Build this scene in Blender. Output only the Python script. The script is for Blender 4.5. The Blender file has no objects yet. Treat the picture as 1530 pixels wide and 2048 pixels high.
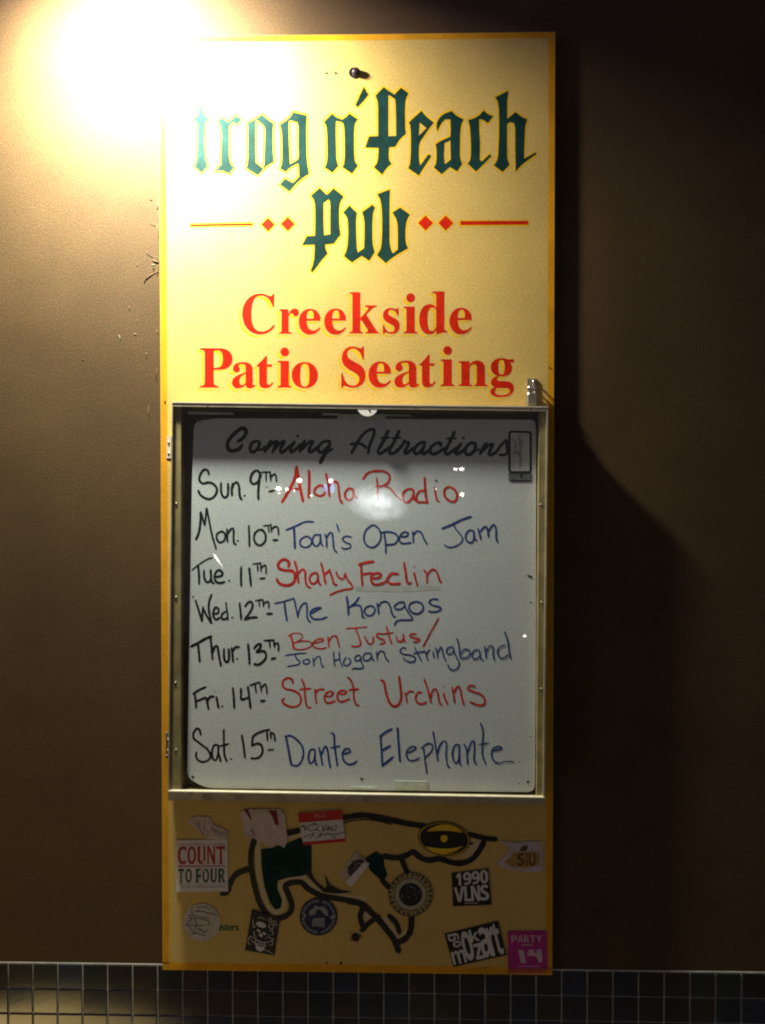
import bpy, math, random
from mathutils import Vector, Matrix, Euler, noise
from mathutils.geometry import tessellate_polygon
random.seed(7)
R = math.radians
scene = bpy.context.scene
COL = scene.collection

# ---------------------------------------------------------------- camera
cam_data = bpy.data.cameras.new('camera')
cam = bpy.data.objects.new('camera', cam_data)
COL.objects.link(cam)
CAM_LOC = Vector((0.09332, -1.73374, 1.64643))
CAM_ROT = Euler((1.5557871, -0.00025189, 0.0240509), 'XYZ')
cam.location = CAM_LOC
cam.rotation_euler = CAM_ROT
cam_data.sensor_fit = 'VERTICAL'
cam_data.sensor_height = 24.0
cam_data.lens = 12.0 / math.tan(R(30.5))
cam_data.clip_start = 0.02
cam_data.clip_end = 200.0
scene.camera = cam
FPX = 1024 / math.tan(R(30.5))
CAM_M = CAM_ROT.to_matrix()

def P(px, py, d=0.0):
    """point on the plane that lies d metres in front of the painted wall"""
    v = CAM_M @ Vector(((px - 765) / FPX, (1024 - py) / FPX, -1.0))
    t = (-d - CAM_LOC.y) / v.y
    return CAM_LOC + v * t

# ---------------------------------------------------------------- world, view
world = bpy.data.worlds.new('World')
scene.world = world
world.use_nodes = True
bg = world.node_tree.nodes['Background']
bg.inputs['Color'].default_value = (0.92, 0.84, 1.0, 1)
bg.inputs['Strength'].default_value = 0.072
scene.view_settings.view_transform = 'Standard'
scene.view_settings.look = 'None'
scene.view_settings.exposure = 0.0
scene.view_settings.gamma = 1.0
scene.cycles.max_bounces = 8
scene.cycles.transparent_max_bounces = 12
scene.cycles.use_denoising = True
scene.cycles.filter_width = 2.0
scene.cycles.sample_clamp_indirect = 3.0

# ---------------------------------------------------------------- lamps
LAMP_D = 0.21
_lp = P(258, 20, 0.0)
LAMP = Vector((_lp.x, -LAMP_D, _lp.z))
def area(name, loc, rot, size, power, color):
    l = bpy.data.lights.new(name, 'AREA')
    l.shape = 'DISK'; l.size = size; l.energy = power; l.color = color
    o = bpy.data.objects.new(name, l); COL.objects.link(o)
    o.location = loc; o.rotation_euler = rot
    return o
LAMP_TILT = Matrix.Rotation(R(44), 3, 'X')
_a = area('wall_lamp_light', LAMP, (R(44), 0, R(-4)), 0.10, 42.0, (1.0, 0.96, 0.74))
_a.data.spread = R(150)
_b = bpy.data.lights.new('violet_fringe_light', 'POINT'); _b.energy = 9.0; _b.color = (0.50, 0.34, 1.0); _b.shadow_soft_size = 0.02  # added violet light inside the shade, imitates a lens fringe on the wall
_bo = bpy.data.objects.new('violet_fringe_light', _b); COL.objects.link(_bo); _bo.location = LAMP + LAMP_TILT @ Vector((0, 0, 0.045))
_s = bpy.data.lights.new('added_paving_spot', 'SPOT')  # added unseen spot; the paving it lights mirrors as a glow in the tiles
_s.energy = 3000; _s.spot_size = R(19); _s.spot_blend = 0.8; _s.color = (1.0, 0.80, 0.36); _s.shadow_soft_size = 0.05
_so = bpy.data.objects.new('added_paving_spot', _s); COL.objects.link(_so)
_so.location = (-2.25, -1.16, 1.25)
_so.rotation_euler = (Vector((-1.00, -0.84, 0)) - Vector((-2.25, -1.16, 1.25))).to_track_quat('-Z', 'Y').to_euler()

# ---------------------------------------------------------------- materials
MATS = {}
def mat(name, color, rough=0.6, metal=0.0, vary=0.0, vscale=8.0, fine=0.0, fscale=500.0, bump=0.0, bscale=300.0,
        spec=0.5, ior=1.45, coat=0.0, coat_rough=0.1, dark=None, dscale=5.0, dthr=0.6, damt=0.5):
    if name in MATS: return MATS[name]
    m = bpy.data.materials.new(name); m.use_nodes = True
    nt = m.node_tree; b = nt.nodes['Principled BSDF']
    b.inputs['Roughness'].default_value = rough
    b.inputs['Metallic'].default_value = metal
    b.inputs['IOR'].default_value = ior
    b.inputs['Specular IOR Level'].default_value = spec
    b.inputs['Coat Weight'].default_value = coat
    b.inputs['Coat Roughness'].default_value = coat_rough
    tc = nt.nodes.new('ShaderNodeTexCoord')
    def nz(scale, detail=4.0, rg=0.6):
        n = nt.nodes.new('ShaderNodeTexNoise'); n.inputs['Scale'].default_value = scale
        n.inputs['Detail'].default_value = detail; n.inputs['Roughness'].default_value = rg
        nt.links.new(tc.outputs['Object'], n.inputs['Vector']); return n
    col = nt.nodes.new('ShaderNodeRGB'); col.outputs[0].default_value = (*color, 1)
    cur = col.outputs[0]
    def mult(cur, src, lo, hi, a=0.35, b_=0.65):
        mr = nt.nodes.new('ShaderNodeMapRange'); nt.links.new(src, mr.inputs[0])
        mr.inputs[1].default_value = a; mr.inputs[2].default_value = b_
        mr.inputs[3].default_value = lo; mr.inputs[4].default_value = hi
        mx = nt.nodes.new('ShaderNodeVectorMath'); mx.operation = 'SCALE'
        nt.links.new(cur, mx.inputs[0]); nt.links.new(mr.outputs[0], mx.inputs['Scale'])
        return mx.outputs[0]
    if vary: cur = mult(cur, nz(vscale, 5).outputs[0], 1 - vary, 1 + vary)
    if fine:
        cur = mult(cur, nz(fscale, 2).outputs[0], 1 - fine, 1 + fine)
        # small hue variation of the pigment
        n = nz(fscale * 0.35, 3); sub = nt.nodes.new('ShaderNodeVectorMath'); sub.operation = 'SUBTRACT'
        nt.links.new(n.outputs['Color'], sub.inputs[0]); sub.inputs[1].default_value = (0.5, 0.5, 0.5)
        sc = nt.nodes.new('ShaderNodeVectorMath'); sc.operation = 'SCALE'; sc.inputs['Scale'].default_value = fine * 0.9
        nt.links.new(sub.outputs[0], sc.inputs[0])
        ad = nt.nodes.new('ShaderNodeVectorMath'); ad.operation = 'ADD'; ad.inputs[1].default_value = (1, 1, 1)
        nt.links.new(sc.outputs[0], ad.inputs[0])
        mu = nt.nodes.new('ShaderNodeVectorMath'); mu.operation = 'MULTIPLY'
        nt.links.new(cur, mu.inputs[0]); nt.links.new(ad.outputs[0], mu.inputs[1]); cur = mu.outputs[0]
    if dark:
        n = nz(dscale, 8, 0.7)
        mr = nt.nodes.new('ShaderNodeMapRange'); nt.links.new(n.outputs[0], mr.inputs[0])
        mr.inputs[1].default_value = dthr; mr.inputs[2].default_value = dthr + 0.12
        mr.inputs[3].default_value = 0; mr.inputs[4].default_value = damt
        mx = nt.nodes.new('ShaderNodeMix'); mx.data_type = 'RGBA'
        nt.links.new(mr.outputs[0], mx.inputs['Factor']); nt.links.new(cur, mx.inputs['A'])
        mx.inputs['B'].default_value = (*dark, 1); cur = mx.outputs['Result']
    nt.links.new(cur, b.inputs['Base Color'])
    if bump:
        bn = nt.nodes.new('ShaderNodeBump'); bn.inputs['Strength'].default_value = bump; bn.inputs['Distance'].default_value = 0.001
        nt.links.new(nz(bscale, 3).outputs[0], bn.inputs['Height']); nt.links.new(bn.outputs[0], b.inputs['Normal'])
        if coat: nt.links.new(bn.outputs[0], b.inputs['Coat Normal'])
    MATS[name] = m
    return m

def emit(name, color, strength, gradient=False):
    m = bpy.data.materials.new(name); m.use_nodes = True
    nt = m.node_tree; nt.nodes.clear()
    e = nt.nodes.new('ShaderNodeEmission'); e.inputs[0].default_value = (*color, 1); e.inputs[1].default_value = strength
    o = nt.nodes.new('ShaderNodeOutputMaterial'); nt.links.new(e.outputs[0], o.inputs[0])
    if gradient:      # frosted shade: the bulb's hot spot fades towards the shade's rim
        tc = nt.nodes.new('ShaderNodeTexCoord'); mp = nt.nodes.new('ShaderNodeMapping')
        mp.inputs['Location'].default_value = gradient[0]; mp.inputs['Scale'].default_value = gradient[1]
        nt.links.new(tc.outputs['Object'], mp.inputs[0])
        g = nt.nodes.new('ShaderNodeTexGradient'); g.gradient_type = 'SPHERICAL'; nt.links.new(mp.outputs[0], g.inputs[0])
        n = nt.nodes.new('ShaderNodeTexNoise'); n.inputs['Scale'].default_value = 14; nt.links.new(tc.outputs['Object'], n.inputs[0])
        a = nt.nodes.new('ShaderNodeMath'); a.operation = 'MULTIPLY'; nt.links.new(g.outputs['Fac'], a.inputs[0]); nt.links.new(n.outputs[0], a.inputs[1])
        b = nt.nodes.new('ShaderNodeMath'); b.operation = 'MULTIPLY'; nt.links.new(a.outputs[0], b.inputs[0]); b.inputs[1].default_value = strength * 2
        nt.links.new(b.outputs[0], e.inputs[1])
    return m

M_WALL = mat('painted_plaster', (0.074, 0.045, 0.019), rough=0.75, vary=0.14, vscale=4, fine=0.42, fscale=420, bump=0.35, bscale=200, spec=0.25,
             dark=(0.035, 0.022, 0.012), dscale=9, dthr=0.66, damt=0.35)
M_BOARD = mat('cream_paint', (0.60, 0.42, 0.13), rough=0.65, vary=0.07, vscale=6, fine=0.20, fscale=380, bump=0.2, bscale=350, spec=0.15,
              dark=(0.42, 0.30, 0.12), dscale=26, dthr=0.64, damt=0.35)
M_BORDER = mat('orange_paint', (0.66, 0.31, 0.014), rough=0.65, vary=0.12, vscale=14, fine=0.12, spec=0.1, dark=(0.3, 0.13, 0.02), dscale=40, dthr=0.66, damt=0.6)
M_GREEN = mat('dark_green_paint', (0.008, 0.036, 0.033), rough=0.65, vary=0.25, vscale=30, fine=0.2, spec=0.08)
M_YEL = mat('bright_yellow_paint', (0.70, 0.42, 0.008), rough=0.6, vary=0.1, vscale=30, fine=0.1, spec=0.1)
M_RED = mat('red_paint', (0.50, 0.016, 0.004), rough=0.65, vary=0.15, vscale=40, fine=0.2, spec=0.08)
M_MAROON = mat('maroon_paint', (0.17, 0.012, 0.02), rough=0.5, fine=0.1)
M_BLACK = mat('black_print', (0.014, 0.012, 0.011), rough=0.5, vary=0.2, vscale=30, fine=0.2)
M_TAN = mat('pale_tan_paint', (0.62, 0.50, 0.27), rough=0.55, fine=0.12)
M_WHITEBOARD = mat('whiteboard_enamel', (0.70, 0.73, 0.80), rough=0.35, vary=0.03, vscale=5, fine=0.12, fscale=300, coat=0.5, coat_rough=0.12, bump=0.05, bscale=60,
                   dark=(0.50, 0.50, 0.50), dscale=4.0, dthr=0.62, damt=0.35)
M_INK_K = mat('black_marker', (0.010, 0.012, 0.010), rough=0.4, vary=0.4, vscale=60, fine=0.3)
M_INK_R = mat('red_marker', (0.66, 0.026, 0.012), rough=0.4, vary=0.3, vscale=60, fine=0.3)
M_INK_B = mat('blue_marker', (0.018, 0.055, 0.27), rough=0.4, vary=0.5, vscale=60, fine=0.3)
M_PRINT = mat('heading_print', (0.022, 0.032, 0.030), rough=0.45, fine=0.2)
M_ALU = mat('dull_aluminium', (0.52, 0.46, 0.33), rough=0.42, metal=0.55, vary=0.2, vscale=18, fine=0.12, dark=(0.16, 0.12, 0.07), dscale=30, dthr=0.58, damt=0.7, bump=0.1)
M_TRIM = mat('bright_trim', (0.86, 0.80, 0.62), rough=0.35, metal=0.2, vary=0.12, vscale=30, fine=0.1)
M_FLANGE = mat('olive_painted_flange', (0.34, 0.27, 0.13), rough=0.5, metal=0.1, vary=0.25, vscale=25, fine=0.15, dark=(0.10, 0.07, 0.04), dscale=40, dthr=0.6, damt=0.6)
M_INNER = mat('dark_case_lining', (0.19, 0.14, 0.10), rough=0.7, vary=0.3, vscale=20, fine=0.2)
M_STEEL = mat('worn_steel', (0.36, 0.33, 0.29), rough=0.38, metal=0.85, vary=0.25, vscale=60, fine=0.15)
M_CHROME = mat('bright_steel', (0.75, 0.73, 0.68), rough=0.18, metal=1.0)
M_DKSTEEL = mat('dark_bolt', (0.045, 0.03, 0.035), rough=0.4, metal=0.5, fine=0.2)
M_GROUT = mat('pale_grout', (0.70, 0.66, 0.56), rough=0.85, vary=0.25, vscale=30, fine=0.2, bump=0.4, bscale=500)
M_PAPER = mat('white_sticker', (0.66, 0.62, 0.60), rough=0.6, vary=0.08, vscale=40, fine=0.1)
M_RESIDUE = mat('sticker_residue', (0.55, 0.44, 0.40), rough=0.7, vary=0.2, vscale=50, fine=0.2, dark=(0.55, 0.38, 0.17), dscale=70, dthr=0.52, damt=0.8)
M_TAPE = mat('clear_tape', (0.62, 0.66, 0.60), rough=0.3, vary=0.15, vscale=60, fine=0.1)
M_WHITE = mat('white_plastic', (0.9, 0.9, 0.88), rough=0.3)
M_MAGENTA = mat('magenta_print', (0.42, 0.02, 0.22), rough=0.5, vary=0.15, vscale=30, fine=0.15)
M_BLUE = mat('navy_print', (0.014, 0.022, 0.075), rough=0.45, fine=0.2)
M_GREY = mat('grey_print', (0.30, 0.31, 0.30), rough=0.55, fine=0.2)
M_GOLD = mat('gold_print', (0.85, 0.54, 0.02), rough=0.5, fine=0.15)
M_PURPLE = mat('purple_pen', (0.10, 0.045, 0.08), rough=0.5, fine=0.2)
M_TEXTGREEN = mat('green_print', (0.02, 0.11, 0.06), rough=0.5, fine=0.2)
M_GROUND = mat('concrete_paving', (0.22, 0.19, 0.15), rough=0.8, vary=0.2, vscale=2, fine=0.2, fscale=120, bump=0.4, bscale=90)

# thin clear acrylic: lets the light through, mirrors a little
M_ACRYLIC = bpy.data.materials.new('clear_acrylic'); M_ACRYLIC.use_nodes = True
_nt = M_ACRYLIC.node_tree; _nt.nodes.clear()
_o = _nt.nodes.new('ShaderNodeOutputMaterial'); _mx = _nt.nodes.new('ShaderNodeMixShader')
_t = _nt.nodes.new('ShaderNodeBsdfTransparent'); _t.inputs[0].default_value = (0.97, 0.985, 0.965, 1)
_g = _nt.nodes.new('ShaderNodeBsdfGlossy'); _g.inputs['Roughness'].default_value = 0.0
_mx.inputs[0].default_value = 0.045
_nt.links.new(_t.outputs[0], _mx.inputs[1]); _nt.links.new(_g.outputs[0], _mx.inputs[2])
_nt.links.new(_mx.outputs[0], _o.inputs[0])

# ---------------------------------------------------------------- object helpers
def link_mesh(name, verts, faces, material, parent=None, smooth=False):
    me = bpy.data.meshes.new(name)
    me.from_pydata([tuple(v) for v in verts], [], faces)
    me.update()
    if material: me.materials.append(material)
    if smooth:
        for p in me.polygons: p.use_smooth = True
    o = bpy.data.objects.new(name, me); COL.objects.link(o)
    if parent: o.parent = parent; o.matrix_parent_inverse = parent.matrix_world.inverted() if False else Matrix.Translation(-parent.location)
    return o

def sub(o, parent):
    """hang a sub-part on its part without moving it"""
    o.parent = parent
    off = parent.location.copy(); p = parent
    o.matrix_parent_inverse = Matrix.Identity(4) if not p.parent else Matrix.Identity(4)
    return o

def thing(name, label, cat, loc=(0, 0, 0), group=None):
    o = bpy.data.objects.new(name, None); COL.objects.link(o)
    o.location = loc; o.empty_display_size = 0.02
    o['label'] = label; o['category'] = cat
    if group: o['group'] = group
    return o
def tag(o, label, cat=None, group=None):
    o['label'] = label
    if cat: o['category'] = cat
    if group: o['group'] = group
    return o
def struct(o): o['kind'] = 'structure'; return o

class G:
    """collects geometry for one mesh object"""
    def __init__(s): s.v = []; s.f = []; s.k = 0
    def add(s, vs, fs):
        b = len(s.v); s.v += [Vector(v) for v in vs]; s.f += [tuple(i + b for i in f) for f in fs]
    def box(s, x0, x1, y0, y1, z0, z1, bev=0.0):
        if not bev:
            vs = [(x, y, z) for x in (x0, x1) for y in (y0, y1) for z in (z0, z1)]
            s.add(vs, [(0, 1, 3, 2), (4, 6, 7, 5), (0, 4, 5, 1), (2, 3, 7, 6), (0, 2, 6, 4), (1, 5, 7, 3)])
        else:      # front face (y0) chamfered
            b = bev
            vs = [(x0, y1, z0), (x1, y1, z0), (x1, y1, z1), (x0, y1, z1), (x0, y0 + b, z0), (x1, y0 + b, z0), (x1, y0 + b, z1), (x0, y0 + b, z1),
                  (x0 + b, y0, z0 + b), (x1 - b, y0, z0 + b), (x1 - b, y0, z1 - b), (x0 + b, y0, z1 - b)]
            s.add(vs, [(0, 1, 2, 3), (0, 4, 5, 1), (1, 5, 6, 2), (2, 6, 7, 3), (3, 7, 4, 0), (4, 8, 9, 5), (5, 9, 10, 6), (6, 10, 11, 7), (7, 11, 8, 4), (8, 11, 10, 9)])
    def prism(s, pts, d0, d1, taper=0.0):
        """pts: photo pixels of the outline on plane d1 (front); extruded back to d0"""
        n = len(pts); front = [P(x, y, d1) for x, y in pts]
        back = [Vector((p.x, -d0, p.z)) for p in front]
        s.add(front + back, [tuple(range(n))] + [tuple(range(2 * n - 1, n - 1, -1))] + [(i, n + i, n + (i + 1) % n, (i + 1) % n) for i in range(n)])
    def fill(s, px_pts, d, holes=()):
        loops = [[P(x, y, d) for x, y in px_pts]] + [[P(x, y, d) for x, y in h] for h in holes]
        flat = [v for l in loops for v in l]
        tris = tessellate_polygon([[Vector((v.x, v.z, 0)) for v in l] for l in loops])
        # front side (towards -Y) outward
        out = []
        for t in tris:
            a, b, c = (flat[i] for i in t)
            n = (b - a).cross(c - a)
            out.append(tuple(t) if n.y < 0 else tuple(reversed(t)))
        s.add(flat, out)
    def ribbon(s, pts, w, d, closed=False, smooth=True, jit=0.10, taper=True):
        """marker stroke: pts in photo px, w in px; each stroke lies a hair above the one before"""
        s.k += 1
        d = d + s.k * 1.2e-5
        if smooth and len(pts) > 2:
            q = []; n = len(pts); rng = range(n if closed else n - 1)
            for i in rng:
                p0 = pts[(i - 1) % n] if closed or i > 0 else (2 * pts[0][0] - pts[1][0], 2 * pts[0][1] - pts[1][1])
                p1 = pts[i]; p2 = pts[(i + 1) % n]
                p3 = pts[(i + 2) % n] if closed or i < n - 2 else (2 * p2[0] - p1[0], 2 * p2[1] - p1[1])
                L = math.hypot(p2[0] - p1[0], p2[1] - p1[1]); st = max(2, int(L / 2.2))
                for k in range(st):
                    t = k / st
                    q.append(tuple(0.5 * ((2 * p1[c]) + (-p0[c] + p2[c]) * t + (2 * p0[c] - 5 * p1[c] + 4 * p2[c] - p3[c]) * t * t + (-p0[c] + 3 * p1[c] - 3 * p2[c] + p3[c]) * t ** 3) for c in (0, 1)))
            if not closed: q.append(tuple(pts[-1]))
        elif len(pts) == 2:
            a, b = pts; L = math.hypot(b[0] - a[0], b[1] - a[1]); st = max(2, int(L / 4))
            q = [(a[0] + (b[0] - a[0]) * k / st, a[1] + (b[1] - a[1]) * k / st) for k in range(st + 1)]
        else: q = list(pts)
        if closed: q.append(q[0])
        n = len(q); vs = []; seed = random.random() * 99
        for i, (x, y) in enumerate(q):
            if closed: a = q[i - 1 if i else n - 2]; b = q[(i + 1) if i < n - 1 else 1]
            else: a = q[max(i - 1, 0)]; b = q[min(i + 1, n - 1)]
            dx, dy = b[0] - a[0], b[1] - a[1]; L = math.hypot(dx, dy) or 1
            nx, ny = -dy / L, dx / L
            h = w / 2 * (1 + jit * 2 * noise.noise(Vector((i * 0.35, seed, 0))))
            if taper and not closed and min(i, n - 1 - i) == 0: h *= 0.72
            dd = d + i * 8e-7
            vs += [P(x + nx * h, y + ny * h, dd), P(x - nx * h, y - ny * h, dd)]
        fs = [(2 * i, 2 * i + 1, 2 * i + 3, 2 * i + 2) for i in range(n - 1)]
        s.add(vs, fs)
        if not closed:      # round ends
            for e, (x, y) in ((0, q[0]), (1, q[-1])):
                p = q[1] if e == 0 else q[-2]
                ang = math.atan2(y - p[1], x - p[0]); h = w / 2 * 0.72; dd = d + (0 if e == 0 else (n - 1) * 8e-7)
                c = [P(x + math.cos(ang + a) * h, y + math.sin(ang + a) * h, dd) for a in (-1.57, -0.9, -0.3, 0.3, 0.9, 1.57)]
                s.add(c, [tuple(range(6))])
    def disc(s, x, y, rx, ry, d, n=24, rot=0.0, hole=0.0):
        s.k += 1; d = d + s.k * 1.2e-5
        o = []
        for i in range(n):
            a = 2 * math.pi * i / n; ex, ey = rx * math.cos(a), ry * math.sin(a)
            o.append((x + ex * math.cos(rot) - ey * math.sin(rot), y + ex * math.sin(rot) + ey * math.cos(rot)))
        if hole:
            i_ = [(x + (u - x) * hole, y + (v - y) * hole) for u, v in o]
            vs = [P(u, v, d) for u, v in o] + [P(u, v, d) for u, v in i_]
            s.add(vs, [(i, n + i, n + (i + 1) % n, (i + 1) % n) for i in range(n)])
        else: s.add([P(u, v, d) for u, v in o], [tuple(range(n))])
    def tube(s, pts, r, n=10, cap=True):
        rings = []
        for i, p in enumerate(pts):
            p = Vector(p); a = Vector(pts[max(i - 1, 0)]); b = Vector(pts[min(i + 1, len(pts) - 1)])
            t = (b - a).normalized(); u = t.orthogonal().normalized() if i == 0 else (u_prev - t * u_prev.dot(t)).normalized()
            u_prev = u; w_ = t.cross(u); rr = r[i] if isinstance(r, (list, tuple)) else r
            rings.append([p + (u * math.cos(2 * math.pi * k / n) + w_ * math.sin(2 * math.pi * k / n)) * rr for k in range(n)])
        vs = [v for g in rings for v in g]
        fs = [(i * n + k, i * n + (k + 1) % n, (i + 1) * n + (k + 1) % n, (i + 1) * n + k) for i in range(len(pts) - 1) for k in range(n)]
        if cap: fs += [tuple(range(n - 1, -1, -1)), tuple((len(pts) - 1) * n + k for k in range(n))]
        s.add(vs, fs)
    def ball(s, c, r, seg=16, ring=8):
        c = Vector(c); rx, ry, rz = r if isinstance(r, (list, tuple)) else (r, r, r)
        vs = []; fs = []
        for i in range(ring + 1):
            th = math.pi * i / ring
            for k in range(seg):
                ph = 2 * math.pi * k / seg
                vs.append(c + Vector((rx * math.sin(th) * math.cos(ph), ry * math.sin(th) * math.sin(ph), rz * math.cos(th))))
        for i in range(ring):
            for k in range(seg):
                fs.append((i * seg + k, (i + 1) * seg + k, (i + 1) * seg + (k + 1) % seg, i * seg + (k + 1) % seg))
        s.add(vs, fs)
    def build(s, name, material, parent=None, smooth=False):
        return link_mesh(name, s.v, s.f, material, parent, smooth)

# glyphs from Blender's built-in font (its mathematical bold alphabets carry the serif and the heavy sans shapes)
_GL = {}
def glyph(ch, face):
    key = (ch, face)
    if key in _GL: return _GL[key]
    c = ch
    if face == 'serif':
        if ch.isupper(): c = chr(0x1D400 + ord(ch) - 65)
        elif ch.islower(): c = chr(0x1D41A + ord(ch) - 97)
        elif ch.isdigit(): c = chr(0x1D7CE + int(ch))
    elif face == 'sans':
        if ch.isupper(): c = chr(0x1D5D4 + ord(ch) - 65)
        elif ch.islower(): c = chr(0x1D5EE + ord(ch) - 97)
        elif ch.isdigit(): c = chr(0x1D7EC + int(ch))
    cu = bpy.data.curves.new('glyph', 'FONT'); cu.body = c; cu.resolution_u = 6
    ob = bpy.data.objects.new('glyph', cu); COL.objects.link(ob)
    bpy.context.view_layer.update()
    ev = ob.evaluated_get(bpy.context.evaluated_depsgraph_get()); me = ev.to_mesh()
    vs = [(v.co.x, v.co.y) for v in me.vertices]; fs = [tuple(p.vertices) for p in me.polygons]
    ev.to_mesh_clear(); bpy.data.objects.remove(ob); bpy.data.curves.remove(cu)
    x0 = min(v[0] for v in vs); x1 = max(v[0] for v in vs); y0 = min(v[1] for v in vs); y1 = max(v[1] for v in vs)
    _GL[key] = ([((x - x0) / (x1 - x0), (y1 - y) / (y1 - y0)) for x, y in vs], fs)
    return _GL[key]
def put(g, ch, face, quad, d, grow=0.0, dx=0.0, dy=0.0):
    """glyph stretched over quad = 4 photo points TL, TR, BR, BL (or x0, y0, x1, y1)"""
    if not isinstance(quad[0], (tuple, list)):
        x0, y0, x1, y1 = quad; quad = [(x0, y0), (x1, y0), (x1, y1), (x0, y1)]
    vs, fs = glyph(ch, face); out = []
    for u, v in vs:
        x = (quad[0][0] * (1 - u) + quad[1][0] * u) * (1 - v) + (quad[3][0] * (1 - u) + quad[2][0] * u) * v
        y = (quad[0][1] * (1 - u) + quad[1][1] * u) * (1 - v) + (quad[3][1] * (1 - u) + quad[2][1] * u) * v
        out.append(P(x + dx, y + dy, d))
    fl = []
    for f in fs:
        a, b, c = out[f[0]], out[f[1]], out[f[2]]
        fl.append(f if (b - a).cross(c - a).y < 0 else tuple(reversed(f)))
    g.add(out, fl)
def T(ox, oy, k, pts): return [(ox + x * k, oy + y * k) for x, y in pts]

# ================================================================ the setting
g = G(); g.box(-3.0, 3.2, 0.0, 0.2, 0.7057, 4.2)
wall = struct(g.build('wall', M_WALL)); wall['label'] = 'brown painted plaster wall behind the pub sign'
g = G(); g.box(-6, 6, -9, 0.2, -0.1, 0.0)
ground = struct(g.build('ground', M_GROUND)); ground['label'] = 'concrete paving in front of the wall'
g = G(); g.box(-3.0, 3.2, -0.0010, 0.2, 0.0, 0.7057)
tile_band = struct(g.build('tiled_wall', M_GROUT)); tile_band['label'] = 'tiled lower band of the wall with pale grout joints'
PITCH = 0.0508; GAP = 0.0027
gx0 = P(1021, 1990, 0.002).x
tile_mats = []
for i, c in enumerate([(0.016, 0.015, 0.013), (0.012, 0.017, 0.030), (0.022, 0.017, 0.013), (0.010, 0.014, 0.022), (0.014, 0.020, 0.016), (0.014, 0.022, 0.042)]):
    tile_mats.append(mat('tile_glaze_%s' % 'abcdef'[i], c, rough=0.10, vary=0.3, vscale=20, fine=0.2, ior=1.65, bump=0.10, bscale=30))
def tile_mesh(m):
    t = G(); s = (PITCH - GAP) / 2; t.box(-s, s, -0.0032, 0.0, -s, s, bev=0.0011)
    me = bpy.data.meshes.new('tile'); me.from_pydata([tuple(v) for v in t.v], [], t.f); me.materials.append(m); me.update(); return me
tmesh = [tile_mesh(m) for m in tile_mats]
rest = [G() for _ in tile_mats]
i0 = int((-0.90 - gx0) / PITCH) - 1; i1 = int((0.95 - gx0) / PITCH) + 1
for r in range(13):
    for i in range(int((-2.9 - gx0) / PITCH), int((3.1 - gx0) / PITCH)):
        cx = gx0 + (i + 0.5) * PITCH; cz = 0.7057 - 0.0012 - (r + 0.5) * PITCH
        k = random.choice([0, 0, 1, 2, 2, 3, 3, 4, 5])
        if r < 3 and i0 <= i <= i1:
            o = bpy.data.objects.new('tile', tmesh[k]); COL.objects.link(o); o.parent = tile_band
            o.location = (cx, -0.0014 - random.random() * 0.0003, cz); o.rotation_euler = (random.gauss(0, 0.004), random.gauss(0, 0.003), random.gauss(0, 0.004))
        else:
            s = (PITCH - GAP) / 2; rest[k].box(cx - s, cx + s, -0.0046, -0.0010, cz - s, cz + s, bev=0.0011)
for k, q in enumerate(rest):
    o = q.build('tiles', tile_mats[k], tile_band); o['kind'] = 'stuff'; o['label'] = 'glazed tiles beyond the sign'

# flaked paint and cobweb bits on the wall left of the sign
def flake(pts, w, d0, material, name='paint_flake'):
    g = G()
    for k in range(len(pts) - 1):
        pass
    g.tube([P(x, y, d0 + 0.0006 + 0.0003 * math.sin(i * 1.3)) for i, (x, y) in enumerate(pts)], [w * (0.5 + 0.5 * math.sin(math.pi * (i + 0.7) / (len(pts) + 0.4))) for i in range(len(pts))], 7)
    return g.build(name, material, wall, True)
M_FLAKE = mat('curled_paint', (0.11, 0.07, 0.04), rough=0.8, vary=0.3, vscale=200)
M_FLAKE_L = mat('chipped_plaster', (0.42, 0.36, 0.26), rough=0.8)
for pts, w, m in [([(288, 566), (291, 558), (300, 551), (309, 546), (316, 543)], 0.0016, M_FLAKE), ([(305, 520), (311, 523), (318, 525)], 0.0022, M_FLAKE),
                  ([(291, 502), (295, 507), (302, 512), (306, 516)], 0.0009, M_FLAKE), ([(305, 534), (308, 536), (307, 541)], 0.0015, M_FLAKE),
                  ([(312, 512), (317, 519), (318, 530), (317, 545), (313, 553)], 0.0010, M_FLAKE), ([(273, 528), (275, 531)], 0.0012, M_FLAKE),
                  ([(312, 447), (317, 462), (318, 480)], 0.0009, M_FLAKE), ([(314, 402), (315, 414), (314, 418)], 0.0014, M_FLAKE),
                  ([(300, 400), (304, 398)], 0.0012, M_FLAKE), ([(281, 411), (282, 414)], 0.0010, M_FLAKE), ([(299, 446), (305, 449), (312, 451)], 0.0007, M_FLAKE),
                  ([(258, 612), (259, 620)], 0.0012, M_FLAKE), ([(292, 705), (293, 713)], 0.0015, M_FLAKE), ([(314, 660), (315, 667)], 0.0014, M_FLAKE),
                  ([(273, 638), (274, 645)], 0.0008, M_FLAKE), ([(165, 719), (168, 720)], 0.0009, M_FLAKE), ([(238, 670), (242, 681)], 0.0006, M_FLAKE_L),
                  ([(267, 667), (273, 669)], 0.0008, M_FLAKE_L), ([(304, 529), (309, 530)], 0.0012, M_FLAKE_L), ([(297, 812), (298, 840)], 0.0008, M_FLAKE), ([(314, 735), (312, 760)], 0.0008, M_FLAKE)]:
    flake(pts, w * 0.5, 0.0, m)

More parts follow.
